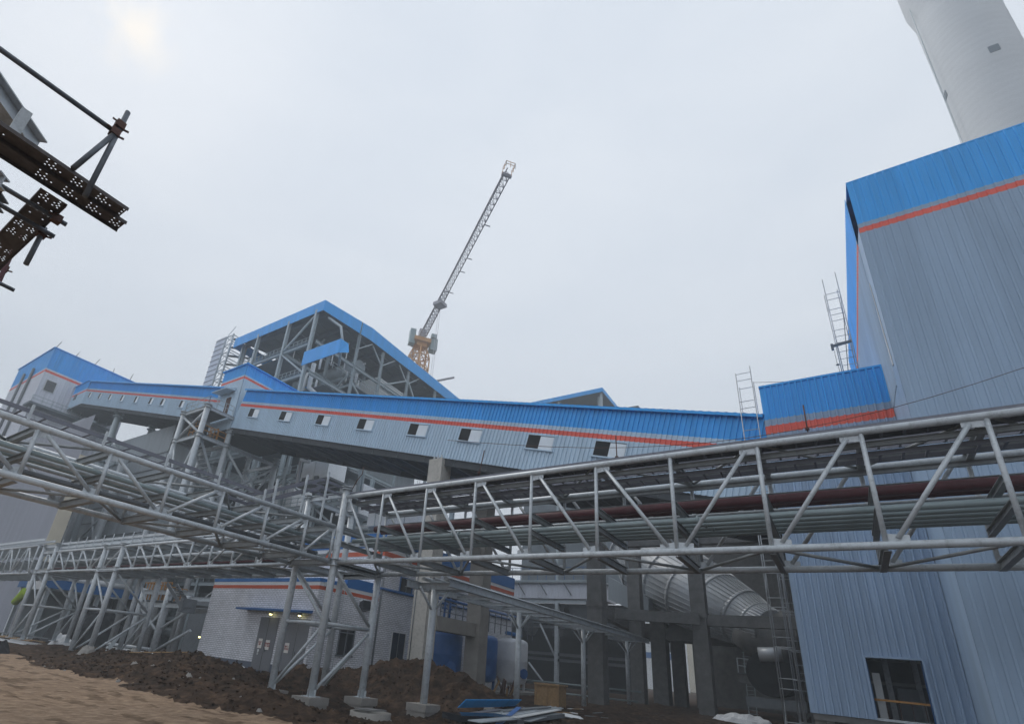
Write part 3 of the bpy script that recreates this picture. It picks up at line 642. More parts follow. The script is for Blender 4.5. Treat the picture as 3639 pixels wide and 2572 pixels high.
M().corr((-1.65, 41, zb_), (0, -1, 0), 11, (0, 0, 1), [(0, 13.0, 1), (13.0, 13.45, 2), (13.45, 13.82, 1), (13.82, 15.73, 0)], .3, .04, (-1, 0, 0)).build('side_wall', ['sheet_blue', 'sheet_annex_dim', 'sheet_red'], o)
M().box((-1.7, 29.78, zt_ + .01), (3.6, 41.1, zt_ + .12)).build('roof', 'sheet_blue', o)
M().box((-1.6, 40.9, zb_), (3.55, 41, zt_)).build('rear_wall', 'steel_dark', o)
M().box((-1.6, 29.9, zb_ - .25), (3.6, 41, zb_ - .02)).build('floor', 'concrete_dark', o)
M().beam((.58, 29.9, zb_ + .03), (2.4, 29.9, zb_ + .03), .14, .09).build('threshold', 'steel', o)
for x in (.58, 2.4): M().beam((x, 30.04, zb_ + .05), (x, 30.04, 4.44), .07, .07).build('door_jamb', 'blue_trim', o)
for x, y in ((-1.4, 30.5), (3.3, 30.5), (-1.4, 40.4), (3.3, 40.4), (1, 40.4)): M().box((x - .2, y - .2, .3), (x + .2, y + .2, zb_ - .25)).build('stub_column', 'concrete', o)
M().beam((-.6, 29.76, 14.35), (1.7, 29.76, 14.5), .03, .14).build('trim_strip', 'glass_dark', o)
for a, b in (((.5, 29.72, 4.44), (2.48, 29.86, 4.53)), ((.5, 29.72, 2.1), (.58, 29.86, 4.44)), ((2.4, 29.72, 2.1), (2.48, 29.86, 4.44))): M().box(a, b).build('opening_trim', 'sheet_annex_dim', o)
for k, (x, y) in enumerate(((1.4, 35), (2.6, 36.5), (.6, 38))): M().ibeam((x, y, 2.1), (x, y, 9), .22, .22).build('inner_column', 'steel', o)
for z in (2.9, 3.7, 4.8): M().beam((-1.4, 37, z), (3.4, 37, z), .12, .14).build('inner_beam', 'steel_shaded', o)
M().box((1.7, 36, 2.1), (2.5, 36.8, 3.5)).build('inner_cabinet', 'sheet_dirty', o)
o = thing('daylight_board', 'pale narrow board added inside the annex, imitating light through another opening', 'board', (.75, 31, 2.1))
M().box((.72, 30.8, 2.1), (.98, 30.86, 3.9)).build('board', 'flash_white', o)  # added board; its pale colour imitates outside light through another opening
o = thing('barrier_bar', 'orange timber bar across the square opening of the annex', 'barrier', (.6, 30.3, 2.9))
M().beam((.6, 30.3, 2.86), (2.4, 30.3, 2.84), .05, .08).build('bar', 'orange', o)
for x in (1.0, 1.4, 1.8, 2.2): M().beam((x, 30.32, 2.08), (x, 30.32, 2.84), .02, .02).build('baluster', 'rust', o)
o = thing('tower_building', 'tall ribbed grey tower building with blue crown and red stripe, in front of the chimney', 'building', (3.6, 26, 0))
bt = [(0, 22.55, 1), (22.55, 22.85, 2), (22.85, 23.1, 1), (23.1, 26.1, 0)]
M().corr((3.62, 26, .5), (1, 0, 0), 14, (0, 0, 1), [(a, b - 0, c) for a, b, c in ((0, 22.6, 1), (22.6, 22.9, 2), (22.9, 23.15, 1), (23.15, 25.8, 0))], .3, .035).build('front_wall', ['sheet_blue', 'sheet_tower', 'sheet_red'], o)
M().corr((3.6, 45, 15.5), (0, -1, 0), 17.7, (0, 0, 1), [(0, 7.7, 1), (7.7, 8.0, 2), (8.0, 8.25, 1), (8.25, 11.0, 0)], .3, .03, (-1, 0, 0)).build('side_wall', ['sheet_blue', 'sheet_tower', 'sheet_red'], o)
M().box((3.6, 26.03, .5), (3.66, 30.0, 16.2)).build('return_panel', 'sheet_tower', o)
M().box((3.605, 26.02, 16.2), (3.65, 27.32, 23.4)).build('corner_trim', 'sheet_tower', o)
M().hexa([(3.57, 26.6, 16.2), (3.6, 26.6, 16.2), (3.6, 26.76, 16.2), (3.57, 26.76, 16.2), (3.57, 26.93, 20.8), (3.6, 26.93, 20.8), (3.6, 26.96, 20.8), (3.57, 26.96, 20.8)]).build('light_slot', 'band_white', o)
M().box((3.62, 26.0, 26.32), (17.6, 45, 26.4)).build('roof', 'sheet_blue', o)
M().box((17.5, 26.1, .5), (17.6, 45, 26.3)).build('rear_wall', 'sheet_tower', o)
M().box((5.0, 25.86, 8.25), (8.2, 25.93, 8.37)).build('trim_strip', 'glass_dark', o)
# chimney
o = thing('chimney', 'huge pale concrete chimney rising behind the tower building', 'chimney', (30.8, 84.6, 0))
cx_, cy_ = 30.6, 84.2; Rr = 4.75
me = M(); me.lathe((cx_, cy_, 0), [(Rr * 1.0 + .0, 0)] + [(Rr - .02 * (i % 2), 1.25 * i) for i in range(1, 86)] + [(Rr, 108), (Rr + .55, 112), (Rr + .55, 150), (Rr, 151)], 64)
me.build('shaft', 'chimney_concrete', o)
for (x, y, w_) in ((3530, 172, 26), (3512, 95, 24), (3358, 340, 12), (3226, 62, 10)):
    pass
for P_, w_ in (((30.86,79.46,90.44), 1.1), ((25.86,83.82,89.6), 1.0), ((26.03,85.59,112.28), 1.0)):
    n_ = V((P_[0] - cx_, P_[1] - cy_, 0)).normalized(); t_ = V((-n_.y, n_.x, 0)); c = V(P_) - n_ * .25
    me = M(); a_ = c - t_ * w_ * .5; b_ = c + t_ * w_ * .5; zz = V((0, 0, w_ * .6))
    me.hexa([a_ - zz - n_ * .3, b_ - zz - n_ * .3, b_ - zz + n_ * .3, a_ - zz + n_ * .3, a_ + zz - n_ * .3, b_ + zz - n_ * .3, b_ + zz + n_ * .3, a_ + zz + n_ * .3])
    me.build('opening', 'under_far', o)
o = thing('lightning_cable', 'thin pale cables hanging beside the left edge of the chimney', 'cable', (25, 80, 30))
for k in (0, .5): M().tube((cx_ - Rr * .955 - 1.2 - k, cy_ - 1.2, 20), (cx_ - Rr - .2, cy_ - 1.2, 111), .035, 5).build('strand', 'steel_far', o)
# ================================================================ tiled building
X0, Y0 = -27.5, 24.2
o = thing('tiled_building', 'white brick tiled building with blue and orange bands and two grey doors', 'building', (X0, Y0, .7))
XL = -39.6
def band(me, z0, z1, mi, low=True, pr=0.0):
    me.hexa([(XL - pr, Y0 - pr, z0), (X0 + pr, Y0 - pr, z0), (X0 + pr, 30.0, z0), (XL - pr, 30.0, z0), (XL - pr, Y0 - pr, z1), (X0 + pr, Y0 - pr, z1), (X0 + pr, 30.0, z1), (XL - pr, 30.0, z1)], mi)
me = M(); band(me, .3, 1.42, 1); me.build('plinth_course', ['tile', 'skirt'], o)
me = M(); band(me, 1.42, 6.2, 0); me.build('wall', ['tile'], o)
me = M(); band(me, 6.2, 6.44, 0, pr=.012); me.build('orange_band', ['band_orange'], o)
me = M(); band(me, 6.44, 6.68, 0); me.build('white_band', ['band_white'], o)
me = M(); band(me, 6.68, 6.92, 0, pr=.02); me.build('parapet', ['band_blue'], o)
me = M().box((X0 - .3, 26.6, 6.92), (X0 + .02, 29.2, 7.38)).build('parapet', 'band_blue', o)
# taller rear part
me = M().box((XL, 30.0, .3), (X0, 50.5, 9.55)).build('wall', 'tile', o)
for z0, z1, mt, pr in ((9.55, 9.9, 'band_orange', .015), (9.9, 10.2, 'band_white', 0), (10.2, 11.3, 'band_blue', .03)):
    M().box((XL - pr, 30.0 - pr, z0), (X0 + pr, 50.5 + pr, z1)).build(mt, mt, o)
def win(o, ya, yb2, z0, z1, mull=1, frame='band_white', split=None):
    f = M(); x = X0 + .02
    f.box((x - .02, ya - .07, z1), (x + .05, yb2 + .07, z1 + .07)); f.box((x - .02, ya - .12, z0 - .1), (x + .09, yb2 + .12, z0)); f.box((x - .02, ya - .07, z0), (x + .05, ya, z1)); f.box((x - .02, yb2, z0), (x + .05, yb2 + .07, z1))
    w = f.build('window', frame, o)
    M().box((X0 + .003, ya, z0), (X0 + .012, yb2, z1)).build('glass', 'glass_dark', w)
    for i in range(mull): y = ya + (yb2 - ya) * (i + 1) / (mull + 1); M().box((X0 + .013, y - .03, z0), (X0 + .04, y + .03, z1)).build('mullion', 'steel_dark', w)
    if split: M().box((X0 + .013, ya, split - .03), (X0 + .04, yb2, split + .03)).build('mullion', 'steel_dark', w)
    return w
win(o, 26.65, 28.0, 2.4, 4.27, 1, 'steel_dark', 3.8); win(o, 32.0, 33.55, 2.4, 4.28); win(o, 32.2, 33.65, 7.28, 8.3, 1, 'blue_trim'); win(o, 32.0, 33.4, 1.3, 2.15)
win(o, 38.5, 40, 7.3, 8.6, 1, 'blue_trim')
M().tube((X0 + .12, 29.9, 7.14), (X0 + .12, 49.9, 7.14), .09, 10).build('blue_ledge', 'blue_trim', o)
M().box((X0 + .005, 29.9, 7.07), (X0 + .1, 49.9, 7.2)).build('ledge_back', 'blue_trim', o)
M().tube((X0 + .1, 25.0, .8), (X0 + .1, 25.0, 6.1), .055, 8).build('downpipe', 'steel', o)
M().tube((X0 + .1, 30.1, .8), (X0 + .1, 30.1, 9.4), .07, 8).build('downpipe', 'steel_dark', o)
c_ = M().box((X0 - .1, 24.55, 6.45), (X0 + .2, 24.95, 6.7)).build('hopper', 'steel', o)
for xa, xb_, nm in ((-32.8, -30.85, 'door'), (-29.85, -27.75, 'door')):
    d_ = M().box((xa, Y0 - .04, 1.0), (xb_, Y0 + .02, 4.3)).build('door', 'door_grey', o)
    M().box(((xa + xb_) / 2 - .012, Y0 - .052, 1.0), ((xa + xb_) / 2 + .012, Y0 - .041, 4.3)).build('leaf_gap', 'glass_dark', d_)
    M().box(((xa + xb_) / 2 + .12, Y0 - .09, 2.15), ((xa + xb_) / 2 + .17, Y0 - .041, 2.35)).build('handle', 'steel_dark', d_)
M().hexa([(-34.6, Y0 - 1.0, 4.66), (-27.7, Y0 - 1.0, 4.62), (-27.7, Y0, 4.66), (-34.6, Y0, 4.7), (-34.6, Y0 - 1.0, 4.79), (-27.7, Y0 - 1.0, 4.75), (-27.7, Y0, 4.86), (-34.6, Y0, 4.9)]).build('door_canopy', 'blue_trim', o)
for k, x in enumerate((-31.5, -28.55)):
    l_ = thing('canopy_lamp', ['lit yellow lamp under the blue door canopy, over the left door', 'lit yellow lamp under the blue door canopy, over the right door'][k], 'lamp', (x, Y0 - .3, 4.35), 'lamps under the door canopy')
    M().box((x - .13, Y0 - .38, 4.5), (x + .13, Y0 - .22, 4.63)).build('housing', 'steel_dark', l_)
    M().lathe((x, Y0 - .3, 4.42), [(.001, 0), (.08, .01), (.1, .05), (.09, .09)], 10).build('bulb', 'lamp', l_)
def text(o, s, loc, size, mt='ink', rot=(math.pi / 2, 0, 0)):
    cu = bpy.data.curves.new('lettering', 'FONT'); cu.body = s; cu.size = size; cu.align_x = 'CENTER'; cu.align_y = 'CENTER'; cu.space_line = 1.1; cu.extrude = .001; cu.offset = .004
    tmp = bpy.data.objects.new('lettering_curve', cu); t = bpy.data.objects.new('lettering', bpy.data.meshes.new_from_object(tmp)); bpy.data.objects.remove(tmp); C.objects.link(t); t.data.materials.clear(); t.data.materials.append(MT[mt]); t.rotation_euler = rot; t.parent = o; t.location = V(loc) - V(o['_loc'])
for k, (x, z, s_) in enumerate(((-32.3, 2.62, '配电室\n重地'), (-31.5, 2.56, '配电重地\n闲人免进'), (-29.5, 2.5, '重地人\n闲免进'))):
    s0 = thing('paper_sign', ['white paper notice on the grey double door, nearer the wall edge', 'white paper notice with two lines of red characters beside the door gap', 'white paper notice on the door behind the trestle leg'][k], 'sign', (x, Y0 - .06, z), 'paper notices on the doors')
    M().box((x - .21, Y0 - .062, z - .3), (x + .21, Y0 - .055, z + .3)).build('sheet', 'paper', s0)
    text(s0, s_, (x, Y0 - .066, z), .13 if k else .12)
s0 = thing('door_tag', 'small oval white tag on the grey door below the paper notice', 'tag', (-32.35, Y0 - .06, 2.1)); M().tube((-32.35, Y0 - .06, 2.0), (-32.35, Y0 - .05, 2.0), .09, 12).box((-32.43, Y0 - .06, 2.0), (-32.27, Y0 - .05, 2.25)).build('plate', 'white_paint', s0)
s0 = thing('wall_horn', 'dark boxy floodlight on the side wall of the tiled building', 'floodlight', (X0, 28.4, 5.6))
M().hexa([(X0, 28.1, 5.3), (X0 + .5, 28.0, 5.45), (X0 + .5, 28.8, 5.45), (X0, 28.7, 5.3), (X0, 28.1, 5.9), (X0 + .4, 28.0, 6.05), (X0 + .4, 28.8, 6.05), (X0, 28.7, 5.9)]).build('hood', 'glass_dark', s0)
M().box((X0, 28.2, 5.9), (X0 + .25, 28.65, 6.1)).build('bracket', 'white_paint', s0)
o = thing('wall_ladder', 'slim grey ladder on the side wall of the tiled building', 'ladder', (X0 + .15, 26.1, 1))
for y in (26.0, 26.35): M().beam((X0 + .15, y, 1.2), (X0 + .15, y, 6.6), .03, .03).build('rail', 'steel', o)
me = M()
for i in range(18): me.beam((X0 + .15, 26.0, 1.4 + i * .29), (X0 + .15, 26.35, 1.4 + i * .29), .025, .025)
me.build('rungs', 'steel', o)
# ================================================================ tanks
def tank(label, x, y, zb2, r, h, mt, manx, group='upright pressure tanks', pipe_side=-1, dome=.45, mnh='tank_blue'):
    o = thing('tank', label, 'tank', (x, y, zb2), group)
    M().lathe((x, y, zb2), [(.02, 0), (r * .6, .05), (r * .9, .22), (r, .5), (r, h * .5), (r * 1.004, h * .5 + .02), (r, h * .5 + .04), (r, h - .5), (r * .94, h - .24), (r * .7, h - .08), (.02, h)], 40).build('shell', mt, o)
    for a in range(4):
        t = a * math.pi / 2 + .7; M().beam((x + r * .8 * math.cos(t), y + r * .8 * math.sin(t), zb2 - .5), (x + r * .85 * math.cos(t), y + r * .85 * math.sin(t), zb2 + .5), .16, .16).build('leg', mt, o)
    d = V((0.2, -1, 0)).normalized(); d = V((math.cos(manx), math.sin(manx), 0)); c = V((x, y, zb2 + .95))
    M().tube(c + d * r * .9, c + d * (r + .25), .3, 20).build('manhole', mnh, o); M().tube(c + d * (r + .2), c + d * (r + .28), .4, 24).build('manhole_cover', mnh, o)
    p0 = V((x + (r + .12) * math.cos(manx + 2.1 * pipe_side), y + (r + .12) * math.sin(manx + 2.1 * pipe_side), zb2))
    q0 = V((x, y, 0)) + (V((p0.x - x, p0.y - y, 0))) * .8
    M().pipe([p0 + V((0, 0, -.1)), p0 + V((0, 0, h * .72)), p0 + V((0, 0, h * .8)), V((q0.x, q0.y, zb2 + h * .84))], .1, 12).build('side_pipe', mt, o)
    return o
straight('drain_pipe', 'thin grey conduit up the front of the pale concrete pier', 'conduit', [(-23.8, 29.68, 1), (-23.8, 29.68, 9)], .03, 'steel_dark')
tank('blue upright pressure tank between the two concrete piers', -25.3, 35.6, 1.35, 1.45, 3.55, 'tank_blue', -.55)
tank('blue upright tank half hidden behind the rear concrete pier', -25.0, 40.9, 1.35, 1.25, 3.7, 'tank_blue', -.75)
tank('grey white upright tank right of the rear pier', -24.2, 44.6, 1.35, 1.35, 3.75, 'tank_white', -.35, pipe_side=-1)
o = thing('tank_valves', 'blue valve tree and pipes on top of the row of tanks', 'valves', (-25, 40, 5))
for y in (35.2, 35.9, 40.9): M().tube((-25.2, y, 4.8), (-25.2, y, 7.4), .09, 10).build('riser', 'tank_blue', o); M().tube((-25.2, y, 5.6), (-25.2, y, 5.68), .24, 14).build('flange', 'tank_blue', o); M().tube((-25.2, y, 6.4), (-25.2, y, 6.5), .22, 14).build('handwheel', 'tank_blue', o)
M().tube((-25.2, 33, 7.1), (-25.2, 48, 7.1), .12, 12).build('header', 'tank_blue', o)
M().tube((-24.2, 43.4, 5.45), (-24.2, 46.2, 5.45), .16, 12).build('header', 'band_blue', o)
M().rail([(-24, 33, 5.2), (-24, 48, 5.2)], 1.6, 1.0, .03).build('railing', 'steel_dark', o)
o = thing('foundation_slab', 'low concrete base slab under the row of tanks', 'slab', (-25, 40, .4))
M().box((-26.8, 33.2, .3), (-22.4, 38.2, .95)).build('slab', 'concrete', o); M().box((-26.8, 39.2, .3), (-22.4, 47.5, .9)).build('slab', 'concrete', o)
# ================================================================ concrete frame and dark machine hall
def column(label, x, y, w, z1, mt='concrete_dark'):
    o = thing('concrete_column', label, 'column', (x, y, .4), 'columns of the concrete frame')
    M().box((x - w / 2, y - w / 2, .3), (x + w / 2, y + w / 2, z1)).build('shaft', mt, o)
    M().box((x - w / 2 - .05, y - w / 2 - .05, 7.9), (x + w / 2 + .05, y + w / 2 + .05, 8.35)).build('collar', mt, o)
column('thick grey concrete column right of the round tank, left end of the frame', -16.4, 44.5, 1.25, 22)
P_ = (-16.64,56,5.61); column('concrete column of the frame behind the left end one', P_[0], 56, 1.2, 20)
P_ = (-16.08,62,6.08); column('broad dim concrete column of the frame, left of the bright gap', P_[0], 62, 1.5, 11)
P_ = (-14.76,64,6.31); column('concrete column between the two bright gaps', P_[0], 64, 1.2, 11)
P_ = (-12.52,64,6.45); column('concrete column right of the second bright gap', P_[0], 64, 1.3, 11)
column('thick concrete column in front of the ribbed silver duct', -9.6, 50.0, 1.15, 22)
column('dim concrete column behind the scaffold ladder', -5.0, 72, 1.3, 18)
zb1 = (-14.67,48,8.19)[2]; zb2_ = (-14.71,48,7.31)[2]
def cbeam(label, a, b, w, h, mt='concrete_dark'):
    o = thing('concrete_beam', label, 'beam', a, 'beams of the concrete frame'); M().beam(a, b, w, h).build('beam', mt, o)
zc_ = (zb1 + zb2_) / 2; hb = zb1 - zb2_
cbeam('long concrete beam under the ribbed silver duct', (-15.8, 47.2, zc_), (-9.6, 49.4, zc_), .7, hb)
cbeam('concrete beam running from the thick column towards the annex', (-9.1, 50, zc_), (8, 50, zc_), .7, hb)
cbeam('rear concrete beam above the bright gaps', (-18.4, 62, zc_ - .3), (-6, 62, zc_ - .3), .8, 1.2)
cbeam('cross beam from the left end column to the rear', (-16.4, 45, zc_), (-18.4, 61, zc_), .7, hb)
cbeam('upper concrete beam of the frame behind the pipes', (-16, 50, 14.6), (8, 50, 14.6), .7, 1.1)
cbeam('top concrete beam of the frame', (-16, 60, 22), (6, 60, 22), .7, 1.3)
zl_ = (-14.89,63,6.77)[2]; cbeam('rear lintel directly over the bright gaps', (-20, 63.9, zl_ + .9), (-8, 63.9, zl_ + .9), 1, 1.8)
cbeam('low concrete beam with railing at the machine level', (-7.5, 52, 3.6), (4, 52, 3.2), .5, .7)
o = thing('machine_hall', 'dark open hall behind the concrete frame', 'hall', (-6, 78, .7))
M().box((-15.6, 78, .5), (20, 78.4, 24)).build('rear_wall', 'concrete_dark', o)
M().box((-13, 52, 24), (12, 78, 24.6)).build('slab', 'concrete_dark', o)
M().box((-13, 66, 9.5), (12, 77, 10)).build('slab', 'concrete_dark', o)
M().box((11, 42, .5), (11.4, 78, 24)).build('side_wall', 'concrete_dark', o)
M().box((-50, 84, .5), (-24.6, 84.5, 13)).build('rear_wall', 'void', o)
# ribbed silver duct: cone from the right tip widening to the left, bending down
ctr = [(-4.93,55,7.62), (-6.04,56,8.09), (-7.3,57,8.86), (-9.24,58,9.94), (-11.52,60,11.3), (-13.92,62,12.75), (-16.4,64,14.65), (-17.96,65,17.53)]
rad = [1.7, 2.0, 2.5, 3.05, 3.6, 4.0, 4.2, 4.2]
o = thing('silver_duct', 'large ribbed silver duct tapering to the right behind the concrete beam', 'duct', ctr[0])
M().pipe(ctr, 1, 40, radii=rad).build('shell', 'alu', o)
for i in range(1, 8):
    d = (V(ctr[min(i + 1, 7)]) - V(ctr[i - 1])).normalized(); M().tube(V(ctr[i]) - d * .18, V(ctr[i]) + d * .18, rad[i] * 1.025, 40).build('band', 'alu', o)
def circ(c, d, r, t):
    a = d.orthogonal().normalized(); b = d.cross(a); return c + (a * math.cos(t) + b * math.sin(t)) * r
rb = M()
for i in range(7):
    c0, c1 = V(ctr[i]), V(ctr[i + 1]); d = (c1 - c0).normalized(); a = d.cross(V((0, 0, 1))).normalized(); b = d.cross(a)
    for k in range(44):
        t = 2 * math.pi * k / 44; u = a * math.cos(t) + b * math.sin(t)
        rb.beam(c0 + u * rad[i] * 1.015, c1 + u * rad[i + 1] * 1.015, .07, .07, up=u)
rb.build('ribs', 'alu', o)
o = thing('round_duct', 'dim smooth grey duct curving down to the fan below the concrete beam', 'duct', (-2, 55, 5))
M().pipe([(-7.86,56,7.73), (-6.71,56,7.33), (-5.1,56,7.06), (-3.15,56,7)], 1.9, 28, radii=[1.2, 1.8, 2.3, 2.4]).build('shell', 'concrete_dark', o)
o = thing('induction_fan', 'dark round fan casing with silver inlet cylinder beside the scaffold ladder', 'fan', (-3, 50, 2))
P_ = (-4.92,49,4.08)
M().tube((P_[0], P_[1], P_[2]), (P_[0] + .2, P_[1] + 3, P_[2]), 1.6, 32).build('casing', 'void', o)
M().tube((P_[0], P_[1] - .05, P_[2]), (P_[0], P_[1], P_[2]), .7, 24).build('inlet', 'rubber', o)
a_, b_ = (-5.5,49,5.34), (-3.94,49,5.45)
M().tube(a_, b_, .5, 24).build('silencer', 'alu', o)
M().tube((b_[0], b_[1], b_[2]), (b_[0] + .6, b_[1], b_[2]), .56, 24).build('end_cap', 'rubber', o)
M().box((P_[0] - 1.8, P_[1] - .2, P_[2] - 2.4), (P_[0] + 2, P_[1] + 3, P_[2] - 1.7)).build('base', 'steel_dark', o)
o = thing('work_platform', 'railed steel work platform left of the fan', 'platform', (-6, 52, 4))
M().rail([(-7.4, 51.5, 4.0), (-1.5, 51.5, 3.7)], 1.1, 1.0, .03).build('railing', 'steel', o)
M().box((-7.4, 51.4, 3.95), (-1.5, 52.2, 4.02)).build('deck', 'steel_dark', o)
o = thing('stair_ladder', 'slim vertical ladder in the dark bay beside the silver duct', 'ladder', (-7.5, 55, 1))
for dx in (0, .6): M().beam((-7.6 + dx, 56, .8), (-7.4 + dx, 56, 9), .06, .06).build('rail', 'steel_far', o)
me = M()
for i in range(26): me.beam((-7.6, 56, 1 + i * .3), (-6.9, 56, 1 + i * .3), .04, .04)
me.build('rungs', 'steel_far', o)
# grey duct with sloped bottom left of the silver duct
o = thing('square_duct', 'pale grey boxy duct with a slanted underside between two concrete columns', 'duct', (-15, 56, 11))
pts = [(-20.04,58,12.78), (-20.11,58,10.38), (-17.86,58,9.47), (-15.98,58,9.13), (-15.9,58,10.58), (-19.03,58,12.2)]
me = M(); b = 0; pp = [V(p) for p in pts]; me.v = [tuple(p) for p in pp] + [tuple(p + V((0, 3, 0))) for p in pp]; n = 6
me.face(list(range(n))[::-1]); me.face([i + n for i in range(n)])
for i in range(n): j = (i + 1) % n; me.face([i, j, j + n, i + n])
me.build('casing', 'sheet_dirty', o)
# raised pale corridor with railing on its roof
o = thing('duct_corridor', 'long pale ribbed metal casing with railing on its roof, left of the thick concrete column', 'casing', (-38, 70, 12))
M().corr((-39.5, 70, 11.96), (1, 0, 0), 14.5, (0, 0, 1), [(0, 2.05, 0)], .5, .04).build('front_wall', 'sheet_pale', o)
M().box((-39.5, 70.06, 11.96), (-25, 75, 14.0)).build('box', 'sheet_pale', o)
M().box((-40, 69.5, 14.0), (-24.6, 75.3, 14.12)).build('roof', 'steel', o)
M().box((-40, 69.4, 14.14), (-24.6, 69.6, 14.34)).build('kerb', 'steel_far', o)
M().rail([(-39.6, 69.6, 14.2), (-24.8, 69.6, 14.2)], 1.9, 1.4, .035).build('railing', 'blue_trim', o)
for x in (-37.2, -33.8, -30.2): M().beam((x, 69.4, 13.95), (x + .9, 69.9, 12.4), .12, .12).build('bracket', 'steel_dark', o)
M().ibeam((-39.5, 70.2, 11.6), (-25, 70.2, 11.6), .3, .5).build('girder', 'steel', o)
for x, in ((-31.5,), (-26.2,), (-38.9,)): M().ibeam((x, 70.3, .7), (x, 70.3, 11.4), .5, .5).build('column', 'steel', o)
M().tube((-34, 70.3, 8.6), (-31.7, 70.3, 4.5), .13, 8).build('brace', 'steel', o); M().tube((-35.6, 70.3, 3.6), (-33, 70.3, 1.0), .13, 8).build('brace', 'steel', o)
for z in (4.2, 4.9, 8.3, 8.9): M().ibeam((-39, 70.5, z), (-20, 70.5, z), .25, .35).build('beam', 'steel_dark', o)
for k, x in enumerate((-36.5, -32.5, -28.5)):
    h = thing('hopper', ['dim steel hopper hanging under the pale casing, left', 'dim steel hopper hanging under the pale casing, middle', 'dim steel hopper hanging under the pale casing, right'][k], 'hopper', (x, 72.5, 8), 'hoppers under the pale casing')
    M().hexa([(x - .4, 72, 7.2), (x + .4, 72, 7.2), (x + .4, 73, 7.2), (x - .4, 73, 7.2), (x - 1.9, 70.9, 11.4), (x + 1.9, 70.9, 11.4), (x + 1.9, 74.5, 11.4), (x - 1.9, 74.5, 11.4)]).build('cone', 'steel_dark', h)
for k, z in enumerate((1.25, 2.0)):
    straight('green_pipe', ['lower pale green pipe along the ground behind the round tank', 'upper pale green pipe along the ground behind the round tank'][k], 'pipe', [(-24.4, 46.5 + k, z - .2), (-15, 50 + k, z - .2)], .07, 'pipe_green')
# ================================================================ boiler house
bx0, bx1, by0, by1 = -90, -64, 46, 87.6
o = thing('boiler_house', 'open steel boiler house under a wide blue edged roof, behind the galleries', 'boiler house', (bx1, by0, 0))
me = M(); zr0, zrm = 57.4, 58.9
prof = [(by0, zr0), (57.8, zrm), (by1, zr0 + .6)]
me.hexa([(bx0, by0, zr0), (bx1, by0, zr0), (bx1, 57.8, zrm), (bx0, 57.8, zrm), (bx0, by0, zr0 + .15), (bx1, by0, zr0 + .15), (bx1, 57.8, zrm + .15), (bx0, 57.8, zrm + .15)])
me.hexa([(bx0, 57.8, zrm), (bx1, 57.8, zrm), (bx1, by1, zr0 + .6), (bx0, by1, zr0 + .6), (bx0, 57.8, zrm + .15), (bx1, 57.8, zrm + .15), (bx1, by1, zr0 + .75), (bx0, by1, zr0 + .75)])
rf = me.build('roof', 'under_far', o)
M().box((bx0, by0 - .06, 55.5), (bx1 + .06, by0, 57.6)).build('fascia', 'sheet_blue', rf)
f = M()
for (ya, za0, za1), (yb2, zb0, zb1_) in (((by0, 55.5, 57.6), (57.8, 56.4, 59.1)), ((57.8, 56.4, 59.1), (by1, 55.9, 58.2))):
    f.hexa([(bx1, ya, za0), (bx1 + .08, ya, za0), (bx1 + .08, yb2, zb0), (bx1, yb2, zb0), (bx1, ya, za1), (bx1 + .08, ya, za1), (bx1 + .08, yb2, zb1_), (bx1, yb2, zb1_)])
f.build('fascia', 'sheet_blue', rf)
M().box((bx0 - .06, by0, 55.5), (bx0, by1, 57.6)).build('fascia', 'sheet_blue', rf)
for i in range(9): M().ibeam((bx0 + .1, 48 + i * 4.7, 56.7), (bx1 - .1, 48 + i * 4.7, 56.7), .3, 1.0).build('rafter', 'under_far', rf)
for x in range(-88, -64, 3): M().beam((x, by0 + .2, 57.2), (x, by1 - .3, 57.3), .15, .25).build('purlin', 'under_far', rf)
M().box((-66.3, 45.8, 45.1), (-57.6, 45.9, 47.7)).build('wall_panel', 'sheet_blue', o)
M().poly([(-57.6, 45.8, 45.1), (-56.4, 46.9, 45.4), (-56.9, 46.9, 47.2), (-57.6, 45.8, 47.7)]).build('wall_panel', 'sheet_blue', o)
cols = [(-82, 46.2), (-73.1, 46.2), (-65.8, 46.2), (-64.4, 55.3), (-64.4, 61.9), (-64.4, 69.8), (-64.4, 79), (-73, 56), (-82, 56), (-73, 66), (-82, 66), (-73, 78), (-88, 56), (-88, 47)]
for x, y in cols: M().ibeam((x, y, 1), (x, y, 56.2), .42 if x == -64.4 else .5, .45 if x == -64.4 else .55, .06).build('column', 'steel_far', o)
for z in (49.5, 43.5, 37.5, 31.5, 25.5, 19.5, 13.5, 7.5):
    for a, b in (((-88, 46.2), (-65.8, 46.2)), ((-64.4, 46.2), (-64.4, 80)), ((-82, 56), (-64.4, 56)), ((-82, 66), (-64.4, 66)), ((-73, 46.2), (-73, 78)), ((-82, 46.2), (-82, 78))):
        M().ibeam((a[0], a[1], z if a[1] < 50 else z - 3.2), (b[0], b[1], z if a[1] < 50 else z - 3.2), .4, .6).build('floor_beam', 'steel_far', o)
def br(a, b, r=.14): M().beam(a, b, r * 2, r * 2).build('brace', 'steel_far', o)
br((-65.9, 46.2, 55.4), (-73, 46.2, 49.9)); br((-82, 46.2, 49), (-73.1, 46.2, 43.8)); br((-73.1, 46.2, 49.2), (-65.9, 46.2, 43.8)); br((-73.1, 46.2, 43.2), (-65.9, 46.2, 37.8)); br((-73.1, 46.2, 43.2), (-82, 46.2, 37.8))
for y in (55.3, 61.9, 69.8): br((-64.4, y, 53.2), (-64.4, y + 3.4, 56.2), .1); br((-64.4, y, 53.2), (-60.8 if y < 60 else -64.4, y - 3, 56.0), .1)
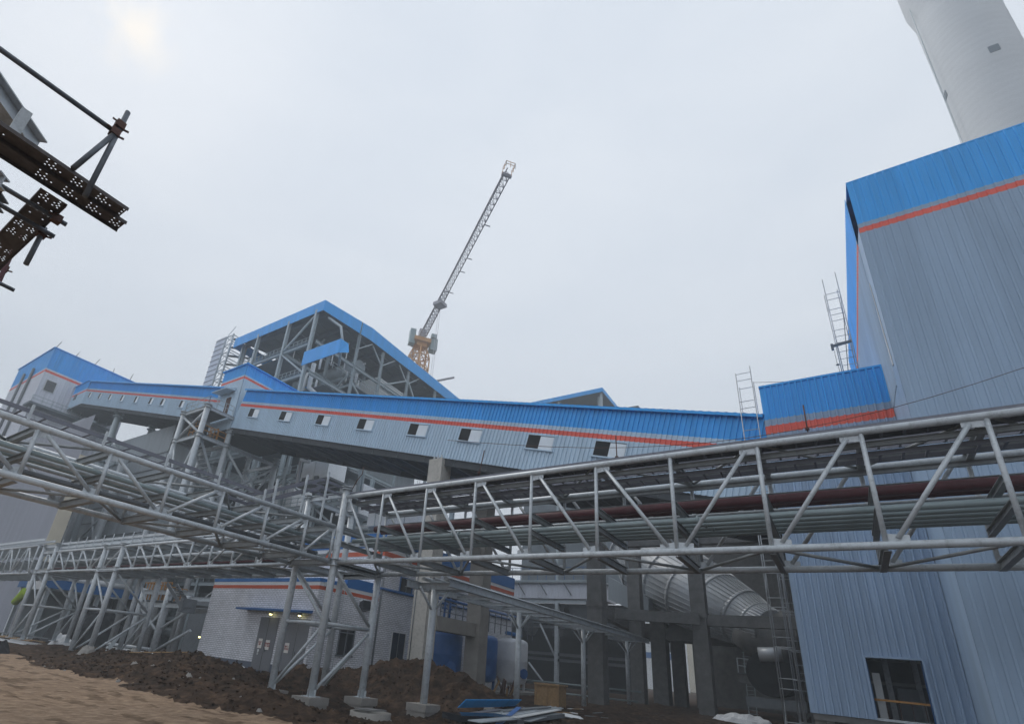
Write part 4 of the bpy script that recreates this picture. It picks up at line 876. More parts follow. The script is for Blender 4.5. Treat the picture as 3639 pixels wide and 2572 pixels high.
br((-64.4, 55.3, 46.3), (-64.4, 61.9, 42)); br((-64.4, 69.8, 46.3), (-64.4, 61.9, 42)); br((-64.4, 62, 49), (-64.4, 69.8, 54)); br((-64.4, 70, 54), (-64.4, 75, 48))
br((-70, 52, 55), (-77, 52, 50)); br((-66, 56, 49), (-73, 56, 43.5)); br((-70, 66, 52), (-80, 66, 46))
for z in (49.8, 43.8): M().rail([(-88, 46.3, z), (-66.2, 46.3, z)], 1.2, 1.1, .035).build('railing', 'steel_far', o)
M().rail([(-64.3, 47, 46.6), (-64.3, 79, 46.6)], 1.2, 1.2, .035).build('railing', 'steel_far', o)
for k, (x0, x1, y0, y1, z) in enumerate(((-82, -73, 47, 56, 49.4), (-88, -82, 47, 70, 49.4), (-73, -64.5, 56, 80, 46.0), (-82, -65, 50, 64, 43.2), (-88, -65, 47, 80, 37.2), (-88, -65, 47, 80, 31), (-88, -65, 47, 80, 25))):
    M().box((x0, y0, z), (x1, y1, z + .1)).build('deck', 'under_far', o)
M().box((-76, 62, 46.3), (-64.75, 78, 51.0)).build('penthouse', 'flash_white', o)
M().pipe([(-64.2, 47.6, 55), (-60.5, 47.6, 52), (-59.6, 47.8, 49), (-62, 50, 46)], .22, 10).build('boiler_pipe', 'steel_far', o)
M().pipe([(-66, 48, 46.5), (-66, 48, 42), (-66, 52, 41), (-66, 52, 37)], .4, 12).build('boiler_pipe', 'white_paint', o)
b_ = M()
for i in range(8): b_.beam((-64.7, 62, 46.6 + i * .58), (-64.7, 78, 46.6 + i * .58), .07, .07)
b_.build('cladding_seams', 'steel_far', o)
rr = random.Random(11)
for k in range(70):     # pipework, vessels and ducts on the upper floors
    z = rr.choice((37.6, 43.7, 46.2, 49.6)); x = rr.uniform(-87, -66); y = rr.uniform(49, 62)
    t = k % 4
    if t == 0: M().pipe([(x, y, z), (x, y, z + rr.uniform(1.5, 4)), (x + rr.uniform(-3, 3), y, z + rr.uniform(3, 4.4)), (x + rr.uniform(-3, 3), y + 2, z + 4.4)], rr.uniform(.15, .35), 10).build('boiler_pipe', 'white_paint', o)
    elif t == 1: M().tube((x - 2, y, z + 1.2), (x + 2, y, z + 1.2), rr.uniform(.4, .8), 16).build('vessel', 'steel_far', o)
    elif t == 2: M().box((x, y, z), (x + rr.uniform(1, 2.5), y + 1.5, z + rr.uniform(1, 2.4))).build('equipment_box', 'steel_far', o)
    else: M().tube((x, y, z), (x, y, z + rr.uniform(2, 6)), rr.uniform(.1, .2), 8).build('boiler_pipe', 'white_paint', o)
M().box((-87, 62, 5), (-68, 80, 44)).build('boiler_body', 'sheet_dirty', o)
M().tube((-80, 60, 53), (-68, 60, 53), 1.3, 24).build('steam_drum', 'steel_far', o)
# louvred stair tower beside it
o = thing('louvre_tower', 'tall open frame tower with a louvred metal face, left of the boiler house', 'tower', (-94, 46, 20))
M().box((-97.2, 45.9, 20), (-93.9, 46.0, 59.3)).build('cladding', 'sheet_pale', o)
me = M()
for i in range(33): me.box((-97.25, 45.82, 20.4 + i * 1.2), (-93.85, 45.9, 20.5 + i * 1.2))
me.build('louvre_lips', 'steel_dark', o)
for x, y in ((-93.8, 46), (-91.3, 46), (-89.8, 48.5), (-93.8, 52), (-91.3, 52), (-96, 52)): M().beam((x, y, 20), (x, y, 59.2), .28, .28).build('post', 'steel', o)
for i in range(20):
    z = 21 + i * 2.0
    M().beam((-93.8, 46, z), (-91.3, 46, z), .16, .16).beam((-91.3, 46, z), (-91.3, 52, z), .14, .14).beam((-93.8, 52, z), (-91.3, 52, z), .14, .14).beam((-93.8, 46, z), (-93.8, 52, z), .14, .14).beam((-93.8, 46, z), (-91.3, 46, z + 2), .08, .08).build('landing_frame', 'steel', o)
    M().hexa([(-93.6, 47, z), (-92.6, 47, z), (-92.6, 51.5, z + 1.9), (-93.6, 51.5, z + 1.9), (-93.6, 47, z + .2), (-92.6, 47, z + .2), (-92.6, 51.5, z + 2.1), (-93.6, 51.5, z + 2.1)]).build('stair_flight', 'steel_dark', o)
# ================================================================ corner building
o = thing('corner_building', 'pale ribbed metal building with deep blue crown, at the top of the upper gallery', 'building', (-112, 24.5, 20))
bt = [(0, 21.6, 1), (21.6, 22.05, 2), (22.05, 22.5, 1), (22.5, 29.3, 0)]
M().corr((-112, 24.5, 20), (0, 1, 0), 14.9, (0, 0, 1), [(0, 24.35, 1), (24.35, 24.8, 2), (24.8, 25.1, 1), (25.1, 29.4, 0)], .75, .06, (1, 0, 0)).build('side_wall', ['sheet_blue', 'sheet_pale', 'sheet_red'], o)
M().corr((-130.5, 24.5, 20), (1, 0, 0), 18.5, (0, 0, 1), [(0, 24.35, 1), (24.35, 24.8, 2), (24.8, 25.1, 1), (25.1, 29.4, 0)], .75, .06).build('front_wall', ['sheet_blue', 'sheet_pale', 'sheet_red'], o)
M().box((-130.7, 24.3, 49.4), (-111.8, 39.6, 49.55)).build('roof', 'sheet_blue', o)
M().box((-130.5, 39.3, 20), (-112.1, 39.4, 49.3)).build('rear_wall', 'sheet_pale', o)
w = M().box((-111.94, 25.3, 40.9), (-111.86, 27.0, 43.1)).build('window', 'flash_white', o); M().box((-111.85, 25.4, 41), (-111.8, 26.9, 43)).build('glass', 'glass_dark', w)
for x in (-118.5, -123.3): M().pipe([(x, 24.2, 46.5), (x, 24.2, 30)], .22, 10).build('downpipe', 'steel_dark', o)
for k in range(5): M().tube((-112, 24.6 + k * 3.4, 49.5), (-112 + rr.uniform(-.3, .3), 24.6 + k * 3.4 + rr.uniform(-.6, .6), 51 - (k % 2) * .4), .06, 6).build('roof_stub', 'steel_dark', o)
M().rail([(-110, 24, 37.6), (-110, 38, 37.6)], 1.3, 1.5, .05).build('railing', 'steel_far', o)
M().box((-113, 23.8, 37.2), (-109.8, 38, 37.6)).build('balcony', 'under_far', o)
# legs of the upper gallery
o = thing('gallery_trestle', 'grey twin pipe trestle under the upper gallery', 'trestle', (-90, 31, 1))
for y in (31, 36.5):
    l = M().tube((-90, y, 1), (-90, y, g2(-90) - .6), .45, 18).build('leg', 'steel_far', o)
    for z in (g2(-90) - .6, g2(-90) - 1.2, 26): M().tube((-90, y, z - .05), (-90, y, z + .05), .75, 18).build('collar', 'steel_far', l)
M().tube((-90, 31, 31), (-90, 36.5, 24), .2, 10).build('brace', 'steel_far', o); M().tube((-90, 36.5, 31), (-90, 31, 24), .2, 10).build('brace', 'steel_far', o)
M().tube((-90, 31, 24), (-90, 36.5, 24), .2, 10).build('strut', 'steel_far', o)
# ================================================================ low halls and casings under the galleries
o = thing('ribbed_hall', 'tall pale ribbed hall at the far left behind the racks', 'building', (-75.8, 23.5, 1))
M().corr((-110, 23.5, 1), (1, 0, 0), 34.2, (0, 0, 1), [(0, 27, 0)], .38, .05).build('front_wall', 'sheet_hall', o)
M().box((-75.8, 23.5, 1), (-75.7, 25.0, 22.4)).build('side_wall', 'cream', o)  # the brighter light on this return face is painted as a paler colour
M().box((-110, 23.5, 28), (-79, 24.9, 28.15)).build('roof', 'steel_far', o)
o = thing('casing_block', 'grey seamed metal casing block with a round steel column, right of the ribbed hall', 'casing', (-98, 33, 1))
M().box((-101, 33, 1), (-74, 38, (-81,33,30.31)[2])).build('casing', 'sheet_dirty', o)
me = M()
for i in range(11): me.box((-101.1, 32.9, 3 + i * 2.3), (-73.9, 33, 3.14 + i * 2.3))
me.build('seams', 'steel_dark', o)
for x in (-94, -84): M().tube((x, 31.8, 1), (x, 31.8, 26), .55, 18).build('column', 'steel', o)
M().tube((-94, 32, 12), (-84, 32, 18), .18, 8).build('brace', 'steel', o); M().tube((-84, 32, 12), (-89, 32, 18), .18, 8).build('brace', 'steel', o)
o = thing('boiler_casing', 'broad grey boiler casing with horizontal seams under the upper gallery', 'casing', (-110, 46, 1))
M().box((-118, 47, 1), (-93, 60, 38)).build('casing', 'sheet_dirty', o)
me = M()
for i in range(14): me.box((-118.1, 46.85, 3 + i * 2.6), (-92.9, 47, 3.2 + i * 2.6))
me.build('seams', 'steel_dark', o)
# steelwork between the racks and the boiler house
o = thing('boiler_steelwork', 'tangle of grey boiler steelwork, platforms and ducts behind the racks under the gallery', 'steelwork', (-60, 44, 1))
rr = random.Random(5)
gx = list(range(-92, -33, 7)); 
for x in gx:
    for y in (41, 50):
        M().ibeam((x, y, .7), (x, y, min(27, 12 + (-33 - x) * .4 + 6)), .45, .45, .05).build('column', 'steel_far', o)
for z in (4.6, 9.2, 13.8, 18.4, 23):
    xr_ = -33 - (z - 12) * 2 if z > 12 else -36
    M().ibeam((-92, 41, z), (min(xr_, -36), 41, z), .3, .5).build('floor_beam', 'steel_far', o)
    M().ibeam((-92, 50, z), (min(xr_, -36), 50, z), .3, .5).build('floor_beam', 'steel_far', o)
    M().box((-92, 42, z - .1), (min(xr_, -36) - 1, 49, z)).build('deck', 'steel_dark', o)
    M().rail([(-92, 41, z + .2), (min(xr_, -36), 41, z + .2)], 1.15, 1.3, .035).build('railing', 'steel_far', o)
for i in range(34):
    k = rr.randrange(len(gx) - 1); z = rr.choice((4.6, 9.2, 13.8, 18.4)); a = (gx[k], 41.0, z); b = (gx[k + 1], 41.0, z + 4.3)
    if rr.random() < .5: a, b = (gx[k], 41.0, z + 4.3), (gx[k + 1], 41.0, z)
    M().beam(a, b, .2, .2).build('brace', 'steel_far', o)
for i in range(80):
    z = rr.choice((.8, 4.6, 9.2, 13.8, 18.4)); x = rr.uniform(-90, -40); y = rr.uniform(41.8, 45)
    if z > 12 and x > -33 - (z - 10) * 2.2: x -= 18
    t = i % 5
    if t == 0: M().box((x, y, z), (x + rr.uniform(1.5, 4), y + 2, z + rr.uniform(1.2, 3.2))).build('duct_box', rr.choice(('sheet_dirty', 'white_paint', 'sheet_pale')), o)
    elif t == 1: M().tube((x - 3, y, z + 2), (x + 3, y, z + 2), rr.uniform(.3, .8), 16).build('round_duct', rr.choice(('white_paint', 'steel_far')), o)
    elif t == 2: M().pipe([(x, y, z), (x, y, z + 3), (x + 1.5, y, z + 3.8), (x + 1.5, y + 3, z + 3.8)], rr.uniform(.12, .3), 10).build('boiler_pipe', rr.choice(('white_paint', 'steel_far')), o)
    elif t == 3: M().hexa([(x, y, z + 2.4), (x + .8, y, z + 2.4), (x + .8, y + 1, z + 2.4), (x, y + 1, z + 2.4), (x - 1, y - .3, z + 4.4), (x + 1.8, y - .3, z + 4.4), (x + 1.8, y + 2, z + 4.4), (x - 1, y + 2, z + 4.4)]).build('hopper', 'steel_far', o)
    else: M().box((x, y, z), (x + 1, y + 1, z + 1.6)).build('equipment_box', rr.choice(('steel_far', 'steel_dark')), o)
M().box((-92, 52, 1), (-52, 53, 21)).build('rear_casing', 'sheet_dirty', o)
M().box((-52, 52, 1), (-41, 53, 15)).build('rear_casing', 'sheet_dirty', o)
for k, (x, w_) in enumerate(((-52, 4.7),)):
    a = thing('duct_cabinet', 'big white two panel cabinet with small vents under the gallery', 'cabinet', (-52, 39.5, 21.2))
    M().box((-52, 39.6, 21.1), (-47.3, 42.5, 23.75)).build('body', 'white_paint', a)
    for x in (-52, -49.7, -47.35): M().box((x, 39.52, 21.1), (x + .1, 39.6, 23.75)).build('edge_strip', 'flash_white', a)
    for x in (-51.4, -49.2): M().box((x, 39.3, 21.25), (x + .6, 39.6, 21.6)).build('vent', 'steel_dark', a)
M().box((-53, 39, 20.8), (-46, 43, 21.05)).build('deck', 'steel_dark', o)
for k, (x0, x1, z0, z1, y) in enumerate(((-60.5, -55.4, 18.2, 22.2, 41.5), (-66.5, -62, 17.5, 21.5, 41.2), (-46.4, -42.5, 17, 20.5, 41.2))):
    a = thing('white_casing', ['white seamed duct casing left of the cabinet', 'white seamed duct casing behind the stair tower', 'white seamed duct casing right of the cabinet'][k], 'casing', (x0, y, z0), 'white duct casings under the gallery')
    M().box((x0, y, z0), (x1, y + 3, z1)).build('body', 'white_paint', a)
    for i in range(1, 4): M().box((x0 + (x1 - x0) * i / 4, y - .04, z0), (x0 + (x1 - x0) * i / 4 + .06, y, z1)).build('seam', 'steel_far', a)
straight('bent_pipe', 'white looped pipe beside the white cabinet', 'pipe', [(-51.04,38.5,20.59), (-51.29,38.5,24.31), (-49.62,38.5,23.79), (-49.68,38.5,23.17), (-51.09,38.5,23.64)], .22, 'white_paint')
for k, (x, z) in enumerate((((-39.87,40,15.03)[0], (-39.87,40,15.03)[2]), ((-35.79,40,14.93)[0], (-35.79,40,14.93)[2]))):
    a = thing('white_container', ['white panelled container behind the red pipe, left', 'white panelled container behind the red pipe, right'][k], 'container', (x, 41, z), 'white containers above the tiled building roof')
    M().box((x, 40, z), (x + 2.9, 42, z + 2.2)).build('body', 'white_paint', a); M().box((x + 1.1, 39.95, z), (x + 1.18, 40, z + 2.2)).build('seam', 'steel_far', a)
# blue edged low canopy shed at the left
o = thing('canopy_shed', 'low dark shed under a blue edged canopy roof, left of the rack legs', 'shed', (-66, 24, 1))
a_, b_ = (-66,22.01,6.02), (-66,32.65,6.47)
ya, yb2, za = a_[1], b_[1], (a_[2] + b_[2]) / 2
M().box((-66, ya, za - .45), (-65.9, yb2, za + .45)).build('fascia', 'band_blue', o)
M().box((-74, ya, za - .45), (-66, ya + .08, za + .45)).build('fascia', 'band_blue', o)
M().box((-74, ya, za + .2), (-66, yb2, za + .4)).build('roof', 'steel_dark', o)
for i in range(5):
    y = ya + .4 + (yb2 - ya - .8) * i / 4; M().ibeam((-66.4, y, .8), (-66.4, y, za - .4), .4, .4).build('column', 'steel', o); M().ibeam((-73.5, y, .8), (-73.5, y, za - .4), .4, .4).build('column', 'steel', o)
M().box((-73.4, yb2 - .5, .8), (-66.5, yb2 - .3, za - .3)).build('rear_wall', 'steel_dark', o); M().box((-73.9, ya + 1, .8), (-73.7, yb2, za - .3)).build('side_wall', 'sheet_dirty', o)
o = thing('tarpaulin', 'black crumpled tarpaulin heap under the blue edged canopy', 'tarpaulin', (-66, 26, .8))
me = M(); n = 26; rr = random.Random(9)
for i in range(n):
    for j in range(n):
        u, v = i / (n - 1), j / (n - 1); h = 3.6 * math.sin(math.pi * u) ** .35 * math.sin(math.pi * v) ** .35; me.v.append((-68.5 + 5 * u, 24 + 7 * v, .7 + h * (1 + .22 * noise.noise(V((u * 7, v * 7, 2)))) if h > 0 else .7))
for i in range(n - 1):
    for j in range(n - 1): me.face([i * n + j, (i + 1) * n + j, (i + 1) * n + j + 1, i * n + j + 1])
me.build('sheet', 'rubber', o)
o = thing('pipe_run', 'white lagged pipe resting above the blue edged canopy', 'pipe', (-66, 24, 7.3)); M().tube((-66.4, ya, za + .8), (-66.4, yb2 - 2, za + .75), .3, 14).build('tube', 'white_paint', o)
o = thing('chute', 'lime green plastic chute hanging from a white tray at the far left', 'chute', (-71.28,21.5,4.17))
M().tube((-69.42,21.5,5.3), (-71.17,21.5,4.17), .42, 12, .36).build('tube', 'lime', o)
M().hexa([(-69.66,21.5,5.52), (-65.56,21.5,5.55), (-68.41,22.5,5.68), (-72.69,22.5,5.66), (-69.88,21.5,6.38), (-65.68,21.5,6.41), (-68.53,22.5,6.58), (-72.92,22.5,6.56)]).build('tray_box', 'white_paint', o)
# second stair with orange cage beside the tiled building
o = thing('access_stair', 'steel access stair and orange caged platform left of the tiled building', 'stair', (-46, 23, 1))
for x, y in ((-44.5, 23.5), (-48.6, 23.5), (-44.5, 27.5), (-48.6, 27.5)): 
    M().tube((x, y, .8), (x, y, 6.0), .28, 16).build('leg', 'steel', o)
for z in (5.7, 4.7): M().ibeam((-49, 23.4, z), (-40.6, 23.4, z), .2, .35).build('beam', 'steel', o); M().ibeam((-49, 27.5, z), (-44, 27.5, z), .2, .35).build('beam', 'steel', o)
M().box((-49, 23.4, 5.0), (-44, 27.5, 5.08)).build('deck', 'steel_dark', o)
M().rail([(-48.9, 27.4, 5.1), (-48.9, 23.5, 5.1), (-44.5, 23.5, 5.1)], 1.4, .5, .035).build('cage', 'orange', o)
for a, b in (((-44.5, 23.5, 1.2), (-40.2, 23.6, 3.0)), ((-48.6, 23.5, 4.5), (-44.5, 23.5, 2.6)), ((-44.5, 23.5, 4.5), (-48.6, 23.5, 1)), ((-44.5, 23.5, 2.9), (-41, 23.6, 4.4))): M().tube(a, b, .11, 10).build('brace', 'steel', o)
for y in (22.6, 23.4): M().beam((-43.6, y, 6.3), (-40.4, y, 4.5), .05, .3).build('stringer', 'steel_dark', o)
me = M()
for i in range(9): me.box((-43.5 + i * .37, 22.6, 6.15 - i * .2), (-43.2 + i * .37, 23.4, 6.19 - i * .2))
me.build('steps', 'steel_dark', o)
M().box((-40.7, 22.5, 4.2), (-40.3, 23.6, 5.2)).build('end_frame', 'steel_dark', o)
M().box((-52, 30, .7), (-41, 30.2, 6)).build('backing_wall', 'steel_dark', o)
l_ = thing('site_lamp', 'small lit site lamp in the dark bay beside the access stair', 'lamp', (-46, 28, 2.6)); M().box((-46.06, 27.95, 2.55), (-45.94, 28.05, 2.67)).build('bulb', 'lamp', l_)
# ================================================================ crane
o = thing('tower_crane', 'orange tower crane with a long grey horizontal jib pointing overhead, behind the boiler house roof', 'tower crane', (-86.4, 97.1, 0))
B = V((-86.4, 97.1, 87.4)); T = V((-38.2, 60.7, 87.4)); d = (T - B).normalized(); sd_ = V((-d.y, d.x, 0))
def lattice(o, p0, p1, w0, w1, h0, h1, n, r, mt, name='jib', rl=None):
    """triangular truss: two bottom chords, one top chord"""
    me = M(); p0 = V(p0); p1 = V(p1)
    P = []
    for i in range(n + 1):
        t = i / n; c = p0.lerp(p1, t); w = w0 + (w1 - w0) * t; h = h0 + (h1 - h0) * t
        P.append((c + sd_ * w / 2, c - sd_ * w / 2, c + V((0, 0, h))))
    for i in range(n):
        for k in range(3): me.beam(P[i][k], P[i + 1][k], r * 2, r * 2)
        me.beam(P[i][0], P[i][1], r, r); me.beam(P[i][0], P[i + 1][1], r * .9, r * .9)
        mid = P[i][2].lerp(P[i + 1][2], .5)
        for k in (0, 1): me.beam(P[i][k], mid, r * .9, r * .9); me.beam(P[i + 1][k], mid, r * .9, r * .9)
    me.beam(P[n][0], P[n][1], r * 2, r * 2)
    return me.build(name, mt, o)
jl = (T - B).length
lattice(o, B + d * 1.5, B + d * jl * .38, 1.9, 1.5, 2.4, 2.0, 14, .13, 'crane_grey', 'jib_inner')
lattice(o, B + d * jl * .38, T, 1.5, 1.4, 1.9, 1.6, 24, .1, 'crane_grey', 'jib_outer')
M().rail([T + sd_ * .9, T + sd_ * .9 + d * 1.6, T - sd_ * .9 + d * 1.6, T - sd_ * .9], 1.3, .9, .04).build('tip_cage', 'crane_orange', o)
M().beam(T - d * .3 + sd_, T - d * .3 - sd_, .5, .6).build('tip_block', 'crane_grey', o)
for t in (.38, .52, .6, .78): c = B + d * jl * t; M().beam(c + sd_ * .6, c + sd_ * 2.0, .22, .12).build('jib_light', 'crane_grey', o)
tr = B + d * jl * .30
M().box(tuple(tr + V((-1.3, -1.3, -1.2))), tuple(tr + V((1.3, 1.3, -.3)))).build('trolley', 'crane_grey', o)
for k in (-.5, .5): M().tube(tr + d * k * 2 - V((0, 0, 1)), tr + d * k * 2 - V((0, 0, 80)), .05, 5).build('hoist_rope', 'crane_grey', o)
M().box(tuple(tr + V((-.7, -.7, -82))), tuple(tr + V((.7, .7, -80)))).build('hook_block', 'crane_orange', o)
lattice(o, B - d * 16, B - d * 1.5, 2, 2, 1.4, 1.6, 8, .12, 'crane_grey', 'counter_jib')
M().hexa([tuple(B - d * 15 + sd_ * s * 1.1 + d * e * 1.6 + V((0, 0, z))) for z in (-2.6, 0) for s, e in ((-1, -1), (1, -1), (1, 1), (-1, 1))]).build('counterweight', 'concrete', o)
cr_ = V((0.796, 0.605, 0))      # across the jib
def cbox(c, a, b, z0, z1, nm, mt):
    c = V(c); return M().hexa([tuple(c + d * i * a + sd_ * j * b + V((0, 0, z))) for z in (z0, z1) for i, j in ((-1, -1), (1, -1), (1, 1), (-1, 1))]).build(nm, mt, o)
cbox(B - sd_ * 2.9 + d * .5, 1.0, .8, -3.2, 1.6, 'side_cabin', 'crane_cab'); cbox(B + sd_ * 3.6, 1.2, 1.0, -3.6, .2, 'operator_cab', 'crane_cab')
cbox(B + sd_ * 3.3 + d * 1.0, .7, .8, .2, 1.4, 'operator_cab', 'crane_cab')
cbox(B, 2.4, 2.4, -2.2, -1.0, 'slewing_platform', 'crane_orange'); cbox(B, 1.5, 1.5, -3.4, -2.2, 'slewing_ring', 'crane_orange'); cbox(B, 1.0, 1.0, -1.0, 2.6, 'tower_head', 'crane_grey')
me = M(); hw = 1.35; zt_ = B.z - 3.4
cs = [(B.x + a * hw, B.y + b * hw) for a, b in ((-1, -1), (1, -1), (1, 1), (-1, 1))]
for x, y in cs: me.beam((x, y, 0), (x, y, zt_), .32, .32)
k = 0; z = zt_
while z > 30:
    for i in range(4):
        a, b = cs[i], cs[(i + 1) % 4]; me.beam((a[0], a[1], z), (b[0], b[1], z), .16, .16); me.beam((a[0], a[1], z), (b[0], b[1], z - 2.4), .14, .14); me.beam((b[0], b[1], z), (a[0], a[1], z - 2.4), .14, .14)
    z -= 2.4
me.build('mast', 'crane_orange', o)
me = M(); hw2 = 2.1; cs2 = [(B.x + a * hw2, B.y + b * hw2) for a, b in ((-1, -1), (1, -1), (1, 1), (-1, 1))]
for i in range(4):
    me.beam(cs[i] + (zt_,), cs2[i] + (zt_ - 3,), .3, .3); me.beam(cs2[i] + (zt_ - 3,), cs2[i] + (zt_ - 14,), .26, .26)
    a, b = cs2[i], cs2[(i + 1) % 4]
    for j in range(4): zz_ = zt_ - 3 - j * 3.6; me.beam(a + (zz_,), b + (zz_,), .26, .26); 
    for j in range(3): zz_ = zt_ - 3 - j * 3.6; me.beam(a + (zz_,), b + (zz_ - 3.6,), .14, .14)
me.build('climbing_frame', 'crane_orange', o)
M().beam((B.x, B.y, zt_ - 12), (B.x + 8.5, B.y + 6.2, zt_ - 8.5), .5, .4).build('service_arm', 'crane_grey', o)
M().rail([(B.x + 2.4, B.y + 1.5, zt_ - 14), (B.x + 4.4, B.y + 3.1, zt_ - 14)], 2.2, .9, .07).build('side_platform', 'crane_orange', o)
# ================================================================ second roof far behind the gallery
o = thing('turbine_hall', 'distant blue edged roof gable showing above the middle of the main gallery', 'building', (-40, 115, 0))
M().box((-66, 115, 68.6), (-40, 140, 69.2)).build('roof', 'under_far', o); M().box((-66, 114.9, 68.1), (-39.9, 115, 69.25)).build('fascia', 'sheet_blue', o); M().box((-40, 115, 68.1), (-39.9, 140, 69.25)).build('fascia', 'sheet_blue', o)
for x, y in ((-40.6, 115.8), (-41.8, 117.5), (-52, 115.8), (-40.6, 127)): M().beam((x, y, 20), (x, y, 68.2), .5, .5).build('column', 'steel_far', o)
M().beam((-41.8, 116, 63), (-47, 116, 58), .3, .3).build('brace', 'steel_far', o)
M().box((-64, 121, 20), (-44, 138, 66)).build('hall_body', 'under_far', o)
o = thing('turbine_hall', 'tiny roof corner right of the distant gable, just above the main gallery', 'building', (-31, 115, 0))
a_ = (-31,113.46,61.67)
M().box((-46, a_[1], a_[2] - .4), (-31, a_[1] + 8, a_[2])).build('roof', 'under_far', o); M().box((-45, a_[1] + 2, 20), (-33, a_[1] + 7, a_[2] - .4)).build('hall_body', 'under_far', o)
# apartment block seen through the gaps
o = thing('apartment_block', 'cream apartment block far behind, seen through the gaps of the concrete frame', 'building', (-60, 240, 0))
a_ = (-51.04,230,16.48); b_ = (-48.24,230,4.59)
M().box((a_[0] - 3, 230, .7), (a_[0] + 24, 242, 46)).build('wall', 'cream', o)
for i in range(5):
    for j in range(9): 
        w = M().box((a_[0] - 1.2 + i * 4.6, 229.85, 3 + j * 4.6), (a_[0] + .9 + i * 4.6, 229.98, 5 + j * 4.6)).build('window', 'glass_dark', o)
        if i < 3: M().box((a_[0] - .25 + i * 4.6, 229.78, 3 + j * 4.6), (a_[0] - .05 + i * 4.6, 229.85, 5 + j * 4.6)).build('mullion', 'white_paint', w)
o = thing('blue_white_block', 'white block with a dark blue band seen in the left gap of the concrete frame', 'building', (-78, 200, 0))
a_ = (-47.35,190,15.37)
M().box((a_[0] - 8, 190, .7), (a_[0] + 4, 200, 40)).build('wall', 'white_paint', o)
M().box((a_[0] - 8.1, 189.9, (-46.91,190,9.8)[2]), (a_[0] + 4.1, 190, (-46.78,190,11.59)[2])).build('band', 'band_blue', o)
M().box((a_[0] - 1, 189.85, 12), (a_[0] + 2.5, 189.95, 24)).build('window', 'glass_dark', o)
# ================================================================ scaffold overhead at the left
def sc(x, y, z): return (x * 1.4, y * 1.4, 2.64 + (z - 2.64) * 1.4)
def plank(o, x0, x1, y0, y1, z, along='y', th=.045):
    """perforated steel plank: a sheet with real holes and folded edges"""
    Lx, Ly = (y1 - y0, x1 - x0) if along == 'y' else (x1 - x0, y1 - y0)
    nu = max(4, int(Lx / .016)); nv = 16; me = M()
    def P(i, j):
        a = Lx * i / nu; b = Ly * j / nv
        return (x0 + b, y0 + a, z) if along == 'y' else (x0 + a, y0 + b, z)
    for i in range(nu + 1):
        for j in range(nv + 1): me.v.append(P(i, j))
    for i in range(nu):
        for j in range(nv):
            blk = i % 17
            hole = ((i // 17) % 3 != 1 or i > nu - 40) and ((blk in (3, 7) and j in (2, 6, 10, 13)) or (blk in (5, 9, 12) and j in (4, 12)))
            if not hole: me.face([i * (nv + 1) + j, (i + 1) * (nv + 1) + j, (i + 1) * (nv + 1) + j + 1, i * (nv + 1) + j + 1])
    me.build('deck', 'plank', o)
    e = M()
    if along == 'y':
        for x in (x0, x1): e.box((x - .004, y0, z - th), (x + .004, y1, z + .002))
    else:
        for y in (y0, y1): e.box((x0, y - .004, z - th), (x1, y + .004, z + .002))
    e.build('folded_edge', 'plank', o)
gp = 'perforated steel planks overhead'
zp = 2.64 + 3.36 * 1.4
for k, (a, b, y1) in enumerate(((-6.33, -6.57, 1.48), (-6.59, -6.84, 1.58))):
    o = thing('scaffold_plank', ['outer perforated plank pointing away over the sky, notched beside its neighbour', 'inner perforated plank of the crossing pair, ending slightly farther out'][k], 'plank', (a, -1.5, zp), gp)
    plank(o, min(a, b), max(a, b), -1.6, y1, zp)
for k, (y0, y1) in enumerate(((.74, .98), (1.0, .995 + .05 + .0),)):
    if k: continue
    o = thing('scaffold_plank', 'perforated plank running left under the crossing pair', 'plank', (-10, y0, zp - .12), gp)
    plank(o, -12, -6.86, .74, 1.02, zp - .08, 'x')
o = thing('scaffold_plank', 'dark plank at the left picture edge behind the crossing pair', 'plank', (-12, .2, zp - .1), gp)
plank(o, -12, -7.2, .2, .5, zp - .1, 'x')
def pole(label, a, b, mt='scaf_pole', r=.03, clamps=(), gr='scaffold tubes overhead'):
    o = thing('scaffold_tube', label, 'scaffold tube', a, gr)
    M().tube(a, b, r, 12).build('tube', mt, o)
    for c in clamps:
        c = V(c); M().box(tuple(c - V((.05, .05, .05))), tuple(c + V((.05, .05, .05)))).tube(c + V((-.02, .05, 0)), c + V((-.02, .11, .02)), .014, 6).tube(c + V((.04, -.1, 0)), c + V((.04, .02, 0)), .012, 6).build('clamp', 'rust', o)
A_ = sc(-4.53, .75, 5.85); Bt = sc(-4.53, .76, 6.89)
pole('upright scaffold tube with rusty clamps standing at the plank end', A_, Bt, clamps=[sc(-4.53, .74, 6.6), sc(-4.53, .75, 6.7)])
pole('long guard rail tube reaching from the upper left corner to the upright', sc(-4.53, -1.2, 6.5), sc(-4.53, .74, 6.61))
pole('slanting scaffold tube bracing the upright', sc(-4.5, .60, 6.0), sc(-4.53, .76, 6.66))
pole('short scaffold tube hanging under the left plank', sc(-5.43, .74, 5.95), sc(-5.43, .74, 5.52), clamps=[sc(-5.43, .74, 5.88)])
pole('ledger tube under the left plank, nearer its end', sc(-5.14, -.6, 5.9), sc(-5.12, .82, 5.9), clamps=[sc(-5.12, .74, 5.9)])
pole('ledger tube under the left plank, farther from its end', sc(-5.35, -.6, 5.88), sc(-5.37, .82, 5.88))
pole('red painted scaffold tube crossing the left picture edge', (-10.66, 1.2, 8.75), (-10.1, 1.2, 7.1), 'pipe_red', .035, clamps=[(-10.4, 1.2, 7.9)])
pole('scaffold tube crossing the lower left planks', (-9.4, .1, zp - .2), (-9.4, 1.3, zp - .2))
o = thing('roof_beam', 'blue grey steel roof beam above the scaffold planks', 'steel beam', (-7.5, 0, 9))
